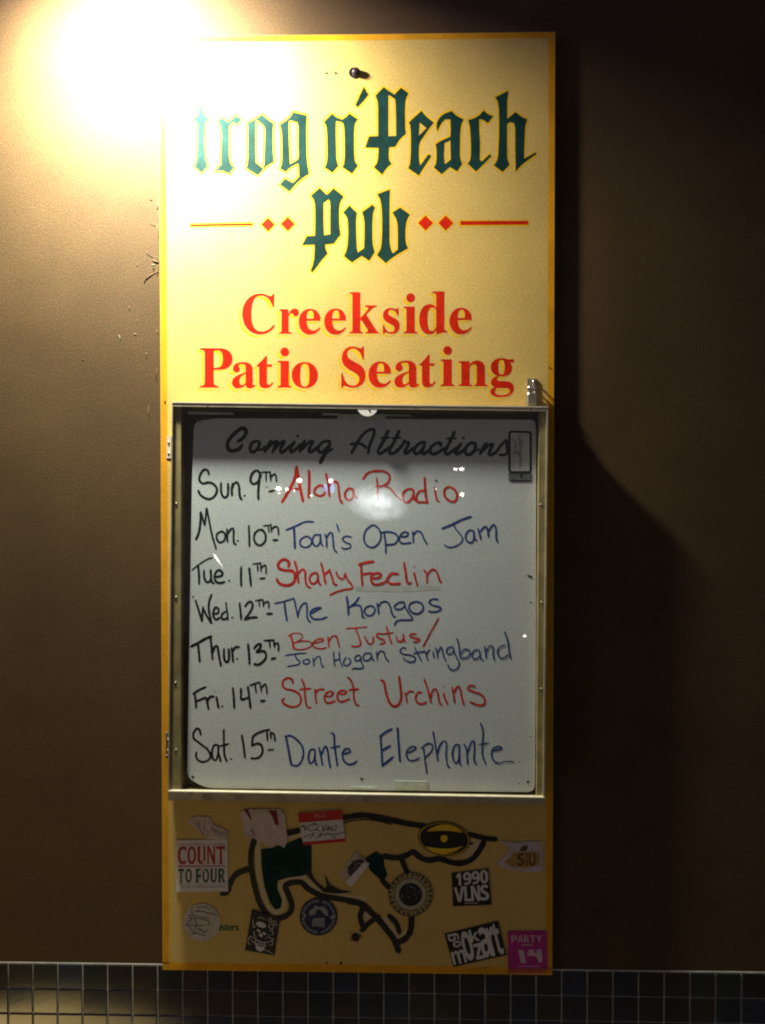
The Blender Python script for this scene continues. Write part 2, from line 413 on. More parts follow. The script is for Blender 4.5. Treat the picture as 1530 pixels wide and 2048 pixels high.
# ================================================================ the sign board
T0 = 0.013
BX0, BX1, BZ0, BZ1 = -0.39, 0.39, 0.70, 2.560
sign = thing('pub_sign', 'tall cream and orange pub sign board with green gothic lettering on the brown wall', 'sign', (0, -T0, BZ0))
g = G(); g.box(BX0, BX1, -T0, -0.0058, BZ0, BZ1, bev=0.0008); g.build('panel', M_BOARD, sign)
g = G(); g.box(BX0 + 0.03, BX1 - 0.03, -0.0058, 0.0, 0.73, BZ1 - 0.03); g.build('backing_board', M_INNER, sign)
# painted orange border, a hair proud of the panel (hand painted: its inner edge wavers)
g = G(); d = T0 + 0.0001; bw = 0.0125
def wav(t, s): return 0.0009 * noise.noise(Vector((t * 5, s, 3.3)))
N = 60
xs0, xs1, zs0, zs1 = BX0 + 0.0009, BX1 - 0.0009, BZ0 + 0.0009, BZ1 - 0.0009
for side in range(4):
    vs = []
    for k in range(N + 1):
        t = k / N
        if side == 0: vs += [(xs0, -d, zs0 + bw + (zs1 - zs0 - 2 * bw) * t), (xs0 + bw + wav(t * 4, 1), -d, zs0 + bw + (zs1 - zs0 - 2 * bw) * t)]
        if side == 1: vs += [(xs1, -d, zs0 + bw + (zs1 - zs0 - 2 * bw) * t), (xs1 - bw + wav(t * 4, 2), -d, zs0 + bw + (zs1 - zs0 - 2 * bw) * t)]
        if side == 2: vs += [(xs0 + (xs1 - xs0) * t, -d, zs1), (xs0 + (xs1 - xs0) * t, -d, zs1 - bw * 0.9)]
        if side == 3: vs += [(xs0 + (xs1 - xs0) * t, -d, zs0), (xs0 + (xs1 - xs0) * t, -d, zs0 + bw * 1.2)]
    g.add(vs, [(2 * k, 2 * k + 1, 2 * k + 3, 2 * k + 2) for k in range(N)])
g.build('painted_border', M_BORDER, sign)

# ---- green gothic letters with a yellow outline
k1 = 1 / 6
LET = {}
A = lambda p: T(370, 190, 1 / 6, p)
B = lambda p: T(640, 150, 0.13072, p)
C6 = lambda p: T(810, 160, 0.18301, p)
D7 = lambda p: T(590, 360, 0.15686, p)
line1 = [
 (A([(195,95),(215,170),(235,250),(305,280),(240,330),(232,480),(235,680),(250,780),(275,850),(200,935),(110,860),(140,800),(150,640),(148,480),(150,340),(80,290),(150,250),(165,160)]), []),
 (A([(395,305),(440,265),(515,325),(570,285),(615,240),(680,295),(625,360),(580,325),(530,375),(525,560),(530,740),(545,820),(590,870),(535,945),(440,905),(355,925),(405,860),(432,835),(435,640),(442,420)]), []),
 (A([(745,335),(850,290),(925,230),(1000,300),(1065,340),(1050,430),(1052,620),(1065,800),(960,865),(875,965),(735,880),(755,800),(758,600),(755,400)]), [A([(848,320),(870,308),(945,365),(960,420),(955,620),(950,830),(935,880),(848,805),(845,600),(845,420)])]),
 (A([(1135,355),(1245,285),(1300,205),(1465,245),(1455,340),(1455,600),(1462,800),(1490,945),(1390,1010),(1310,1090),(1255,1160),(1135,1075),(1200,1000),(1295,1055),(1370,980),(1365,860),(1355,820),(1260,870),(1210,925),(1140,880),(1165,810),(1165,600),(1160,430)]), [A([(1245,320),(1262,305),(1350,330),(1362,400),(1360,600),(1365,740),(1355,775),(1260,830),(1250,640),(1245,450)])]),
 (B([(60,715),(185,590),(250,650),(340,680),(400,640),(450,590),(575,675),(530,750),(520,850),(520,1200),(530,1320),(580,1385),(490,1510),(345,1410),(375,1340),(380,1100),(374,850),(360,750),(335,720),(245,705),(240,850),(245,1100),(250,1300),(280,1390),(190,1495),(70,1415),(110,1330),(112,1100),(105,850),(90,770)]), []),
 (B([(670,185),(740,300),(690,370),(575,495),(540,460),(610,310)]), []),
 (B([(850,315),(975,185),(1060,250),(1140,300),(1185,250),(1240,195),(1355,280),(1310,370),(1300,500),(1300,800),(1315,900),(1240,960),(1190,1030),(1150,1100),(1060,1105),(1050,1200),(1055,1300),(1095,1360),(1020,1420),(950,1525),(825,1410),(880,1340),(895,1200),(895,1115),(690,1110),(750,940),(890,935),(890,800),(890,430)]), [B([(1045,310),(1080,320),(1150,370),(1160,500),(1165,930),(1045,935),(1045,600)])]),
 (C6([(40,465),(180,335),(230,400),(315,465),(270,520),(200,620),(155,690),(150,800),(155,880),(165,935),(255,810),(290,830),(210,950),(150,1045),(35,965),(60,900),(65,700),(60,500)]), [C6([(160,465),(235,525),(150,610)])]),
 (C6([(340,500),(360,430),(420,370),(510,340),(560,390),(640,430),(605,510),(600,700),(600,850),(625,915),(570,1000),(490,950),(400,1030),(315,955),(345,900),(345,760),(335,700),(420,650),(495,620),(500,550),(495,430),(440,430),(390,480),(355,565)]), [C6([(430,690),(495,660),(500,870),(435,920),(425,850)])]),
 (C6([(690,440),(800,400),(860,330),(900,370),(965,395),(905,470),(845,430),(810,430),(810,550),(820,700),(815,870),(840,890),(925,810),(945,830),(860,920),(775,1000),(685,915),(720,860),(720,700),(712,520)]), []),
 (C6([(985,190),(1130,115),(1115,250),(1115,425),(1210,350),(1260,395),(1335,430),(1310,510),(1305,700),(1300,860),(1430,790),(1435,810),(1320,890),(1260,940),(1210,1000),(1205,800),(1205,520),(1190,470),(1150,460),(1115,480),(1115,700),(1115,860),(1145,925),(1065,1005),(970,930),(1015,870),(1025,700),(1030,500),(1025,250)]), []),
]
line2 = [
 (D7([(200,200),(315,100),(400,185),(420,180),(490,105),(620,210),(570,290),(560,400),(565,600),(580,700),(540,745),(495,810),(385,820),(385,870),(415,935),(340,1020),(270,1120),(220,1175),(200,1160),(240,1040),(250,900),(248,825),(90,830),(150,715),(255,710),(258,500),(255,320),(240,250)]), [D7([(365,290),(430,245),(450,290),(450,500),(450,690),(370,705),(362,500)])]),
 (D7([(612,415),(695,325),(790,420),(775,500),(780,700),(785,850),(800,925),(880,870),(888,700),(885,500),(855,410),(985,315),(1020,350),(990,430),(985,600),(985,800),(1015,920),(945,1030),(850,965),(725,1050),(625,970),(665,880),(680,700),(675,520),(655,460)]), []),
 (D7([(1050,180),(1210,120),(1205,300),(1205,600),(1205,800),(1225,900),(1250,935),(1310,885),(1312,700),(1305,520),(1240,415),(1340,350),(1465,440),(1420,520),(1405,650),(1410,800),(1440,870),(1280,960),(1155,1060),(1045,955),(1100,870),(1110,700),(1112,450),(1095,260)]), []),
]
def soften(poly):
    """one Chaikin pass that keeps the sharp points"""
    out = []; n = len(poly)
    for i in range(n):
        a, b, c = poly[i - 1], poly[i], poly[(i + 1) % n]
        v1 = Vector((a[0] - b[0], a[1] - b[1])); v2 = Vector((c[0] - b[0], c[1] - b[1]))
        ang = v1.angle(v2) if v1.length and v2.length else 3
        if ang > R(138):
            f = 0.25
            out += [(b[0] + v1.x * f, b[1] + v1.y * f), (b[0] + v2.x * f, b[1] + v2.y * f)]
        else: out.append(b)
    return out
for letters, txt in ((line1, 'tall dark green gothic letter of the top line'), (line2, 'dark green gothic letter of the short word')):
    for outer, holes in letters:
        gy = G(); gg = G()
        outer = soften(outer); holes = [soften(h) for h in holes]
        gy.ribbon(outer, 7.5, T0 + 0.00006, closed=True, smooth=False, jit=0.05)
        for h in holes: gy.ribbon(h, 6.5, T0 + 0.00006, closed=True, smooth=False, jit=0.05)
        gg.fill(outer, T0 + 0.00022, holes)
        o = gg.build('letter', M_GREEN, sign); o['label'] = txt
        sub(gy.build('letter_outline', M_YEL, None), o)

# ---- ornaments
def ornament(outer, inner, name, label):
    g = G(); g.fill(inner, T0 + 0.00018); o = g.build(name, M_RED, sign); o['label'] = label
    g = G(); g.fill(outer, T0 + 0.00008); sub(g.build('ornament_outline', M_YEL, None), o)
def dia(x, y, r): return [(x - r, y), (x, y - r), (x + r, y), (x, y + r)]
for x, y, r, l in ((536, 449, 13.5, 'outer red diamond left of the short word'), (575.5, 448, 14, 'inner red diamond left of the short word'), (851, 446, 15, 'inner red diamond right of the short word'), (891.5, 446, 15, 'outer red diamond right of the short word')):
    ornament(dia(x, y, r + 3.5), dia(x, y, r), 'diamond', l)
ornament([(379, 446.5), (507, 444), (507, 453), (379, 455)], [(381, 448.4), (505, 446.2), (505, 450.8), (381, 453)], 'rule', 'thin red rule at the left')
ornament([(917, 440), (1058, 440), (1058, 452.5), (917, 453)], [(921, 442), (1056, 441.5), (1056, 449), (921, 450)], 'rule', 'thicker red rule at the right')

# ---- red serif lines with a yellow drop shadow
RED = [('creekside line of red serif lettering', [('C',484.4,587,550,669),('r',558,617,597.5,667.7),('e',597.5,617.4,641,669.3),('e',648.4,617,692.2,669.3),('k',699,584.3,757.8,667),('s',765.6,615.8,799,668),('i',807,586.5,834.6,667),('d',838.3,582.8,894,668.8),('e',899,615.4,943.5,668.8)]),
       ('red serif letter of the lower red line', [('P',399.7,696.2,465,775.3),('a',464,724,511,777),('t',513.5,711.8,546.7,776.7),('i',555,695,583.2,775.3),('o',583.2,724,635.6,776.7),('S',682.4,692.9,730.8,775.6),('e',737,722.7,782.2,775.6),('a',788.7,721,838.3,775.6),('t',839.3,709.3,871,775),('i',881,692,908.4,772.4),('n',917,721,975,772.4),('g',980.4,716,1027.6,794.3)])]
RED[0] = ('red serif letter of the upper red line', RED[0][1])
for txt, ls in RED:
    for i, (ch, x0, y0, x1, y1) in enumerate(ls):
        gy = G(); gc = G(); gr = G()
        e = i * 3e-6
        put(gy, ch, 'serif', (x0 - .5, y0 - .5, x1 + .5, y1 + .5), T0 + 0.00006 + e, dx=-6.0, dy=5.0)
        put(gc, ch, 'serif', (x0 - 1.5, y0 - 1.5, x1 + 1.5, y1 + 1.5), T0 + 0.00012 + e, dx=-1.6, dy=1.6)
        put(gr, ch, 'serif', (x0, y0, x1, y1), T0 + 0.0002 + e)
        o = gr.build('letter', M_RED, sign); o['label'] = txt
        sub(gy.build('letter_shadow', M_YEL, None), o); sub(gc.build('letter_edge', M_BOARD, None), o)

# ---- leaping animal artwork at the foot of the board (black line drawing with green fill)
K = lambda p: T(320, 1580, 0.27451, p)
L = lambda p: T(700, 1580, 0.28105, p)
gt = G(); gk = G(); gn = G(); dA = T0 + 0.0003
gt.ribbon(K([(712,370),(715,560),(740,720),(790,850),(850,892),(900,850),(893,760),(875,690),(935,650),(1040,638),(1150,730),(1290,770),(1500,792)]), 9, dA)
gt.ribbon(K([(930,345),(1030,330)]), 7, dA); gt.ribbon(L([(0,210),(110,195),(240,225)]), 5, dA)
gt.fill(L([(100,850),(165,895),(105,955)]), dA + 0.0002); gt.ribbon(L([(240,900),(310,1000),(350,1060),(400,1000)]), 7, dA)
gt.fill(L([(860,345),(935,360),(905,430),(850,480),(800,480),(840,420)]), dA + 0.0002)
gn.fill(K([(735,430),(800,420),(920,390),(1020,345),(1100,400),(1098,600),(1040,625),(930,640),(860,660),(855,720),(890,800),(880,860),(840,872),(800,820),(760,700),(740,560)]), T0 + 0.0007)
o = gn.build('artwork_fill', M_GREEN, sign); o['label'] = 'large dark green shape of the line drawing'; gn = G()
gn.fill(L([(110,490),(190,438),(240,470),(245,540),(268,605),(232,655),(140,570)]), T0 + 0.0007)
dk = T0 + 0.0009
STK = [(K([(690,355),(665,450),(665,560),(690,700),(730,830),(800,925),(870,935),(940,900),(960,840),(935,760),(918,692),(1020,672),(1080,720),(1180,770),(1300,792),(1460,825),(1530,880)]), 9.5),
               (K([(662,570),(560,610),(510,680),(490,740),(450,755)]), 10), (K([(920,318),(1015,292)]), 10),
               (K([(1098,400),(1098,600)]), 4), (L([(-100,205),(0,190),(100,180),(250,205),(400,237),(540,258)]), 9.5), (L([(-60,245),(0,222),(100,210),(200,220),(300,245)]), 3),
               (L([(840,312),(950,340),(1040,352)]), 8.5), (L([(235,470),(330,482),(400,465),(450,442),(500,480),(560,500),(640,490),(720,515),(800,520),(870,490),(920,430),(958,358)]), 9.5),
               (L([(840,385),(875,378)]), 5), (L([(225,640),(290,705)]), 9), (L([(365,485),(395,560),(420,610)]), 9),
               (L([(-20,790),(80,815),(180,900),(250,980),(310,1060),(348,1150)]), 10), (L([(95,835),(72,900),(95,985)]), 9), (L([(85,1000),(130,950),(205,900)]), 9),
               (L([(278,893),(330,950),(352,1015)]), 8.5), (L([(440,890),(430,1000),(390,1060),(335,1085)]), 10), (L([(190,438),(110,490)]), 4)]
for pts, w in STK:
    gk.ribbon(pts, w * (1.22 if w > 6 else 1), dk, jit=0.08)
gk.fill(K([(1090,560),(1125,650),(1200,718),(1215,700),(1198,612),(1240,690),(1310,728),(1405,742),(1300,756),(1190,745),(1110,665),(1060,610)]), dk + 0.0006)
o = gt.build('artwork_highlight', M_TAN, sign); o = gn.build('artwork_fill', M_GREEN, sign); o['label'] = 'small dark green wedge of the line drawing'
o = gk.build('artwork_line', M_BLACK, sign); o['label'] = 'thick black outlines of the drawing under the stickers'
g = G()
for i, ch in enumerate('isters'):
    x = [438.5, 442, 449, 455, 463, 470][i]; x1 = [441, 448.5, 454.5, 462.5, 469.5, 476.5][i]
    top = 1850.5 if ch in 'ei r s' and ch not in 'it' else 1848
    put(g, ch, 'sans', (x, top + (x - 438) * 0.02, x1 + 1.5, 1861.5), T0 + 0.0004 + i * 2e-5)
o = g.build('lettering', M_TEXTGREEN, sign); o['label'] = 'small green word half hidden by a round sticker'

# ---- bolt with a wide washer near the top, stray holes, nail heads
c = P(708, 146, T0)
g = G(); g.tube([(c.x, -T0, c.z), (c.x, -T0 - 0.002, c.z)], 0.0105, 20); wsh = g.build('washer', M_CHROME, sign)
g = G(); g.tube([(c.x + .004, -T0 - 0.002, c.z), (c.x + .004, -T0 - 0.008, c.z)], 0.0075, 12); g.ball((c.x + .004, -T0 - 0.008, c.z), (0.0072, 0.003, 0.0072), 12, 6); g.build('bolt', M_DKSTEEL, sign, True)
for x, y, r in ((652.5, 146.5, 2.0), (670.8, 146.2, 2.1), (654, 1925, 2.2), (682, 1926, 3.0), (330, 803, 1.6), (1099, 735, 1.4)):
    g = G(); q = P(x, y, T0); g.tube([(q.x, -T0 - .0002, q.z), (q.x, -T0 - 0.0012, q.z)], r * 0.00096, 10); g.build('nail', M_DKSTEEL, sign)
g = G(); q = P(711, 1875, T0)
g.tube([(q.x, -T0 - .0002, q.z), (q.x, -T0 - 0.0035, q.z)], [0.0085, 0.006], 14); g.build('rusty_screw', mat('rusty_steel', (0.045, 0.02, 0.012), rough=0.6, metal=0.3, vary=0.4, vscale=200), sign)
g = G()
for k in range(26):
    a = random.random() * 6.28; rr = 6 + random.random() * 9
    g.disc(711 + math.cos(a) * rr, 1873 + math.sin(a) * rr, .9 + random.random() * 1.6, .8 + random.random(), T0 + 0.0002, 7)
g.build('rust_speck', mat('rust_stain', (0.16, 0.06, 0.03), rough=0.7), sign)

# ================================================================ display case on the board
DF = 0.050                      # front of the case's side boards
case = thing('display_case', 'shallow glazed display case with dull metal edging mounted on the sign', 'display case', tuple(P(716, 1600, T0)))
def pr(pts, d0, d1, name, m, parent, label=None):
    g = G(); g.prism(pts, d0, d1); o = g.build(name, m, parent)
    if label: o['label'] = label
    return o
pr([(362, 822), (1078, 828), (1074, 1590), (361, 1582)], T0 + 0.0002, T0 + 0.0016, 'back_panel', M_INNER, case)
pr([(345, 812.5), (362, 812.7), (361, 1583), (337, 1583)], T0 + 0.0002, DF, 'side_board', M_FLANGE, case)
pr([(1078.5, 822), (1094.5, 822), (1088, 1596), (1074, 1596)], T0 + 0.0002, DF, 'side_board', M_FLANGE, case)
pr([(345, 804.5), (1095.5, 814), (1095, 822), (345, 812.7)], T0 + 0.0002, DF, 'top_board', M_FLANGE, case)
pr([(337, 1583.4), (1088.4, 1596.4), (1088.4, 1609), (337, 1601)], T0 + 0.0002, DF, 'bottom_board', M_FLANGE, case)
# clear door and its metal edging
DG = 0.0545
pr([(347, 813.8), (1093, 822.5), (1086.5, 1594), (339.5, 1581.2)], DG - 0.0025, DG, 'clear_door', M_ACRYLIC, case)
pr([(344, 803.2), (1096.5, 812.8), (1096.5, 815), (344, 805.4)], DF, DG + 0.0035, 'door_trim', M_TRIM, case)  # bright strip: lamplight caught by the top bevel, put into the colour
pr([(344, 805.5), (1096.5, 815.1), (1096.3, 822.5), (344, 812.8)], DF, DG + 0.0025, 'door_rail', M_ALU, case)
pr([(343.6, 812.9), (345.8, 812.9), (337.6, 1581.5), (335.4, 1581.5)], DF, DG + 0.003, 'door_trim', M_ALU, case)
pr([(1093.5, 822.7), (1096.4, 822.7), (1089.2, 1594.2), (1086.2, 1594.2)], DF, DG + 0.003, 'door_trim', M_ALU, case)
pr([(335.4, 1581.7), (1089.2, 1594.5), (1089.2, 1596.8), (335.4, 1584)], DF, DG + 0.0045, 'door_trim', M_TRIM, case)
pr([(335.4, 1584.1), (1089.2, 1597), (1089.2, 1608.5), (335.4, 1600.5)], DF + .0001, DG + 0.001, 'door_rail', M_ALU, case)
def screw(x, y, d, r, m, parent, name='screw'):
    g = G(); q = P(x, y, d); g.ball((q.x, q.y, q.z), (r, r * 0.55, r), 12, 6); return g.build(name, m, parent, True)
for x, y in ((352, 829), (352.5, 1008), (352, 1195), (351, 1366), (352, 1500), (1084, 838), (1083, 1205), (1082, 1378), (1082, 1010), (1059, 822 - 5), (415, 808), (830, 813)):
    screw(x, y, DF if 340 < x < 400 or x > 1070 else DG + 0.002, 0.0030, M_STEEL, case)
for y0 in (872, 1466):          # small leaf hinges on the left edge
    h = bpy.data.objects.new('hinge', None)
    g = G(); g.prism([(333.5 - (y0 > 1000) * 2, y0), (342 - (y0 > 1000) * 3, y0), (342 - (y0 > 1000) * 3, y0 + 50), (333.5 - (y0 > 1000) * 2, y0 + 50)], T0 + .0002, 0.044)
    o = g.build('hinge', M_STEEL if y0 > 1000 else M_TRIM, case)
    bpy.data.objects.remove(h)
    xx = 337.5 - (y0 > 1000) * 2
    screw(xx, y0 + 13, 0.0442, 0.0026, M_STEEL, case); screw(xx, y0 + 35, 0.0442, 0.0026, M_STEEL, case)
    g = G(); q = P(xx + 1, y0 + 46, 0.047); g.tube([(q.x - .004, q.y, q.z), (q.x + .004, q.y, q.z)], 0.0042, 10); g.build('hinge_pin', M_DKSTEEL, case)
# white retaining disc with its screw, half behind the top rail
g = G(); dc = [(735 + 21 * math.cos(a), 812 + 20.5 * math.sin(a)) for a in [math.pi * k / 16 for k in range(17)]]
dc = [(x, max(y, 813.2)) for x, y in dc]; g.prism(dc, 0.0551, 0.0566)
o = g.build('retaining_disc', M_WHITE, case); screw(738.5, 820.5, 0.0568, 0.0018, M_DKSTEEL, case)
# hasp above the case
hx = P(1064, 785, T0)
g = G(); g.prism([(1055, 757), (1073, 757), (1074, 813), (1055, 813)], T0 + .0002, T0 + 0.003)
g.build('hasp_plate', M_STEEL, case)
g = G(); s0 = P(1065, 768, T0)
g.tube([(s0.x, -T0 - 0.002, s0.z + .008), (s0.x, -T0 - 0.010, s0.z + .006), (s0.x, -T0 - 0.013, s0.z), (s0.x, -T0 - 0.010, s0.z - .006), (s0.x, -T0 - 0.002, s0.z - .008)], 0.0020, 8)
g.build('hasp_staple', M_CHROME, case, True)
lock = thing('padlock', 'small worn steel padlock hanging above the top right corner of the display case', 'padlock', (hx.x, -T0 - 0.014, hx.z - 0.02))
g = G(); b0 = P(1064.5, 798, 0.03); w2 = 0.0095
prof = [(-w2, -0.0125), (w2, -0.0125), (w2, 0.010), (w2 - .002, 0.0125), (-w2 + .002, 0.0125), (-w2, 0.010)]
ya, yb = -T0 - 0.004, -T0 - 0.017
vs = [(b0.x + u, y, b0.z + v) for y in (yb, ya) for u, v in prof]; n = len(prof)
inner = [(b0.x + u * .84, yb - 0.0016, b0.z + v * .86) for u, v in prof]
g.add(vs + inner, [(i, (i + 1) % n, n + (i + 1) % n, n + i) for i in range(n)] + [tuple(range(2 * n - 1, n - 1, -1))] + [(i, 2 * n + i, 2 * n + (i + 1) % n, (i + 1) % n) for i in range(n)] + [tuple(range(2 * n, 3 * n))])
g.build('lock_body', M_STEEL, lock)
g = G(); zc = b0.z + 0.0125; yc = (ya + yb) / 2
g.tube([(b0.x - .006, yc, zc - .003), (b0.x - .006, yc, zc + .007)] + [(b0.x - .006 * math.cos(a), yc, zc + .008 + .006 * math.sin(a)) for a in (0.3, 0.8, 1.57, 2.34, 2.84)] + [(b0.x + .006, yc, zc + .007), (b0.x + .006, yc, zc - .003)], 0.0024, 10)
g.build('shackle', M_CHROME, lock, True)

# ================================================================ the whiteboard inside the case
DW = 0.033
wb = thing('whiteboard', 'whiteboard with handwritten week of band names behind the clear door', 'whiteboard', tuple(P(720, 1580, 0.029)))
def round_poly(pts, r=5):
    out = []; n = len(pts)
    for i in range(n):
        a, b, c = Vector(pts[i - 1]), Vector(pts[i]), Vector(pts[(i + 1) % n])
        u = (a - b); v = (c - b); rr = min(r, u.length / 2.2, v.length / 2.2)
        if u.angle(v) > R(165): out.append(tuple(b)); continue
        s, e = b + u.normalized() * rr, b + v.normalized() * rr
        for k in range(5):
            t = k / 4; out.append(tuple(s * (1 - t) ** 2 + b * 2 * t * (1 - t) + e * t ** 2))
    return out
wo = round_poly([(388, 843), (432, 836.5), (1070, 839.5), (1072.3, 860), (1071.5, 1350), (1069.5, 1584.5), (700, 1580), (412, 1576), (374.5, 1556), (377.5, 1350), (384, 960)], 16)
g = G(); g.prism(wo, 0.029, DW); g.build('panel', M_WHITEBOARD, wb)

INK = {'k': M_INK_K, 'r': M_INK_R, 'b': M_INK_B}
def write(label, ink, items, name='handwriting', w=5.0, m=None):
    g = G()
    for org, strokes in items:
        ox, oy, k = org
        for st in strokes:
            ww = w
            if isinstance(st, tuple): ww, st = st
            g.ribbon(T(ox, oy, k, st), ww * (0.92 if name == 'handwriting' else 1), DW + 0.00012)
    o = g.build(name, m or INK[ink], wb); o['label'] = label; return o
a1, b1 = (380, 925, .2), (640, 925, .2)
def dot(x, y, r=5): return [(x - r, y), (x + r, y)]
write('first day and date in black marker', 'k', [(a1, [
 [(190,125),(180,85),(155,70),(125,85),(100,130),(95,180),(130,210),(190,200),(240,220),(270,270),(250,330),(200,365),(150,355),(105,325),(82,280)],
 [(310,205),(310,270),(318,320),(345,350),(375,330),(381,280),(380,210)], [(425,210),(418,270),(420,330)], [(420,262),(440,212),(470,200),(490,240),(495,310),(502,350),(518,370)], (4.2, dot(546,332)),
 [(705,112),(670,80),(630,100),(607,150),(610,195),(640,215),(680,190),(705,135),(705,112)], [(702,100),(690,200),(682,300),(684,370)],
 (3.6, [(715,97),(800,95)]), (4, [(760,100),(762,185)]), (4, [(800,90),(808,185)]), (4, [(808,145),(845,115),(860,140),(865,190)]), (4.6, [(790,290),(840,278)]), (1.0, [(750,240),(785,246)])])], w=5.4)
write('first act in red marker', 'r', [(a1, [
 (6.8, [(1065,40),(1050,150),(1000,260),(920,395)]), (6.5, [(1065,40),(1085,150),(1105,270),(1130,390)]), (5.5, [(1022,268),(1090,262)]), (6.6, [(1190,80),(1192,200),(1188,350)]),
 [(1300,222),(1250,265),(1248,310),(1300,335),(1345,310),(1340,250),(1300,222)], [(1358,110),(1380,200),(1395,340)], [(1390,240),(1430,195),(1475,205),(1490,300),(1500,370),(1525,410)]]),
 (b1, [[(330,270),(285,260),(250,310),(260,360),(300,375),(330,340),(332,270)], [(333,300),(350,335),(375,355)],
 [(430,165),(480,105),(560,85),(640,90),(695,130),(680,200),(620,235),(560,240)], (4.2, [(565,155),(578,240),(575,300),(578,380)]), (4, [(640,235),(700,260),(760,330),(812,375)]),
 [(930,270),(880,265),(830,310),(835,370),(860,400),(910,370),(935,310),(930,270)], [(935,300),(940,360),(968,392)], [(1040,280),(990,290),(962,350),(980,395),(1030,395),(1062,400)], [(1045,150),(1052,280),(1060,350),(1075,405)],
 (4, [(1148,250),(1155,320),(1170,375),(1190,390)]), [(1290,240),(1245,270),(1250,340),(1300,385),(1350,385),(1370,330),(1345,270),(1295,242)]])], w=5.0)
a2, b2 = (380, 1010, .2), (710, 1020, .2)
write('second day and date in black marker', 'k', [(a2, [
 (5.6, [(60,348),(90,270),(105,160),(108,70)]), [(108,70),(125,130),(148,205)], [(148,205),(158,110),(167,30)], [(167,30),(190,150),(220,300),(262,440)],
 [(320,260),(270,290),(268,340),(300,375),(345,350),(350,290),(320,262)], [(370,240),(372,300),(375,370)], [(375,290),(410,240),(435,240),(435,320),(440,380),(460,395)], (4, dot(478,358)),
 [(588,205),(592,310),(594,415)], [(690,245),(650,280),(640,340),(665,390),(710,400),(750,360),(755,300),(725,250),(688,247)],
 (3.4, [(735,208),(800,200)]), (3.6, [(785,215),(788,270)]), (3.8, [(808,190),(815,270)]), (3.8, [(815,242),(850,215),(880,230),(885,300)]), (4.6, [(830,350),(875,348)])])], w=4.6)
write('second act in blue marker', 'b', [(a2, [(4.4, [(960,252),(1060,210),(1150,170),(1235,168)]), (5.4, [(1040,230),(1045,330),(1050,435)]),
 [(1150,315),(1105,350),(1105,400),(1150,425),(1205,400),(1215,350),(1180,317),(1145,316)], [(1300,300),(1250,300),(1225,345),(1235,395),(1270,410),(1300,370),(1305,292)], [(1305,330),(1315,390),(1330,410)],
 [(1350,290),(1365,350),(1368,425)], [(1365,330),(1390,285),(1420,280),(1430,350),(1440,440),(1470,475)], (3.4, [(1468,190),(1490,265)])]),
 ((320, 780, .26144), [(3.4, [(1465,1125),(1420,1118),(1395,1140),(1420,1165),(1455,1180),(1455,1205),(1415,1215),(1388,1205)])]),
 (b2, [[(165,155),(110,200),(88,280),(110,345),(170,375),(230,340),(260,270),(245,200),(200,155),(162,152)], [(290,225),(305,330),(308,435)], [(262,225),(330,218),(400,235),(430,280),(400,335),(310,350)],
 [(465,270),(520,260),(530,230),(490,220),(450,260),(445,310),(480,335),(560,325)], [(575,215),(580,270),(585,325)], [(580,250),(620,210),(660,225),(690,290),(720,340)],
 (4.8, [(870,185),(970,145),(1060,100),(1160,65)]), (3.2, [(985,120),(1000,180),(1050,240),(1075,290),(1050,335),(980,370),(930,370),(895,350)]),
 [(1170,200),(1130,210),(1105,260),(1120,310),(1165,325),(1190,280),(1185,205)], [(1185,250),(1200,290),(1220,305)], [(1230,185),(1245,240),(1258,295)], [(1245,220),(1280,180),(1310,165),(1325,200),(1335,270)],
 [(1335,210),(1370,155),(1395,150),(1410,200),(1410,270),(1425,325)]])], w=4.0)
a3, b3 = (380, 1100, .2), (640, 1110, .2)
write('third day and date in black marker', 'k', [(a3, [(3.6, [(20,200),(90,145),(170,95),(225,78)]), [(80,150),(90,240),(92,340)], [(140,205),(142,270),(160,315),(190,320),(210,280),(207,200)], [(210,280),(220,320),(238,335)],
 [(255,270),(310,260),(325,230),(290,200),(255,230),(245,280),(265,320),(310,330),(345,318)], (4, dot(391,308)), [(512,170),(510,260),(512,360)], [(592,180),(600,260),(610,358)],
 (3.6, [(630,140),(705,130)]), (4, [(675,145),(680,210)]), (4, [(705,125),(712,215)]), (4, [(712,180),(745,150),(760,170),(760,235)]), (4.2, [(700,285),(748,280)])])], w=5.2)
write('third act in red marker', 'r', [(a3, [(6.6, [(985,170),(990,130),(960,98),(910,105),(880,150),(900,190),(960,205),(1020,210),(1050,250),(1040,320),(990,352),(930,350),(885,325),(868,290)]),
 [(1045,110),(1070,200),(1085,330)], [(1080,240),(1120,195),(1150,215),(1155,300),(1170,355),(1205,380)], [(1265,225),(1220,240),(1195,290),(1215,335),(1260,325),(1280,270),(1268,226)], [(1278,280),(1290,330),(1310,350)],
 [(1312,130),(1335,230),(1355,335)], [(1340,250),(1380,215),(1400,195)], [(1400,215),(1425,290),(1440,340),(1470,350)]]),
 (b3, [(4.2, [(160,165),(180,215),(215,240),(240,230),(250,180)]), (4.2, [(250,180),(275,245),(320,305),(315,335),(250,345),(160,370),(100,400)]), [(410,90),(415,200),(425,305)], (6, [(388,97),(460,75),(535,65)]),
 [(420,195),(470,185),(520,180)], (5.6, [(530,235),(590,225),(610,195),(570,180),(530,195),(510,225),(520,275),(560,298),(620,285),(665,262)]), (5.8, [(780,190),(720,185),(690,215),(670,250),(700,285),(750,290),(800,285)]),
 [(838,75),(855,170),(865,250),(885,285),(910,275)], (4.2, [(940,175),(955,240),(975,310)]), (3, dot(942,112,3)), (4.4, [(1040,150),(1065,190),(1070,280)]), (4.4, [(1068,200),(1110,150),(1150,150),(1180,200),(1195,255),(1215,272)])])], w=5.0)
a4, b4 = (380, 1175, .2), (640, 1180, .2)
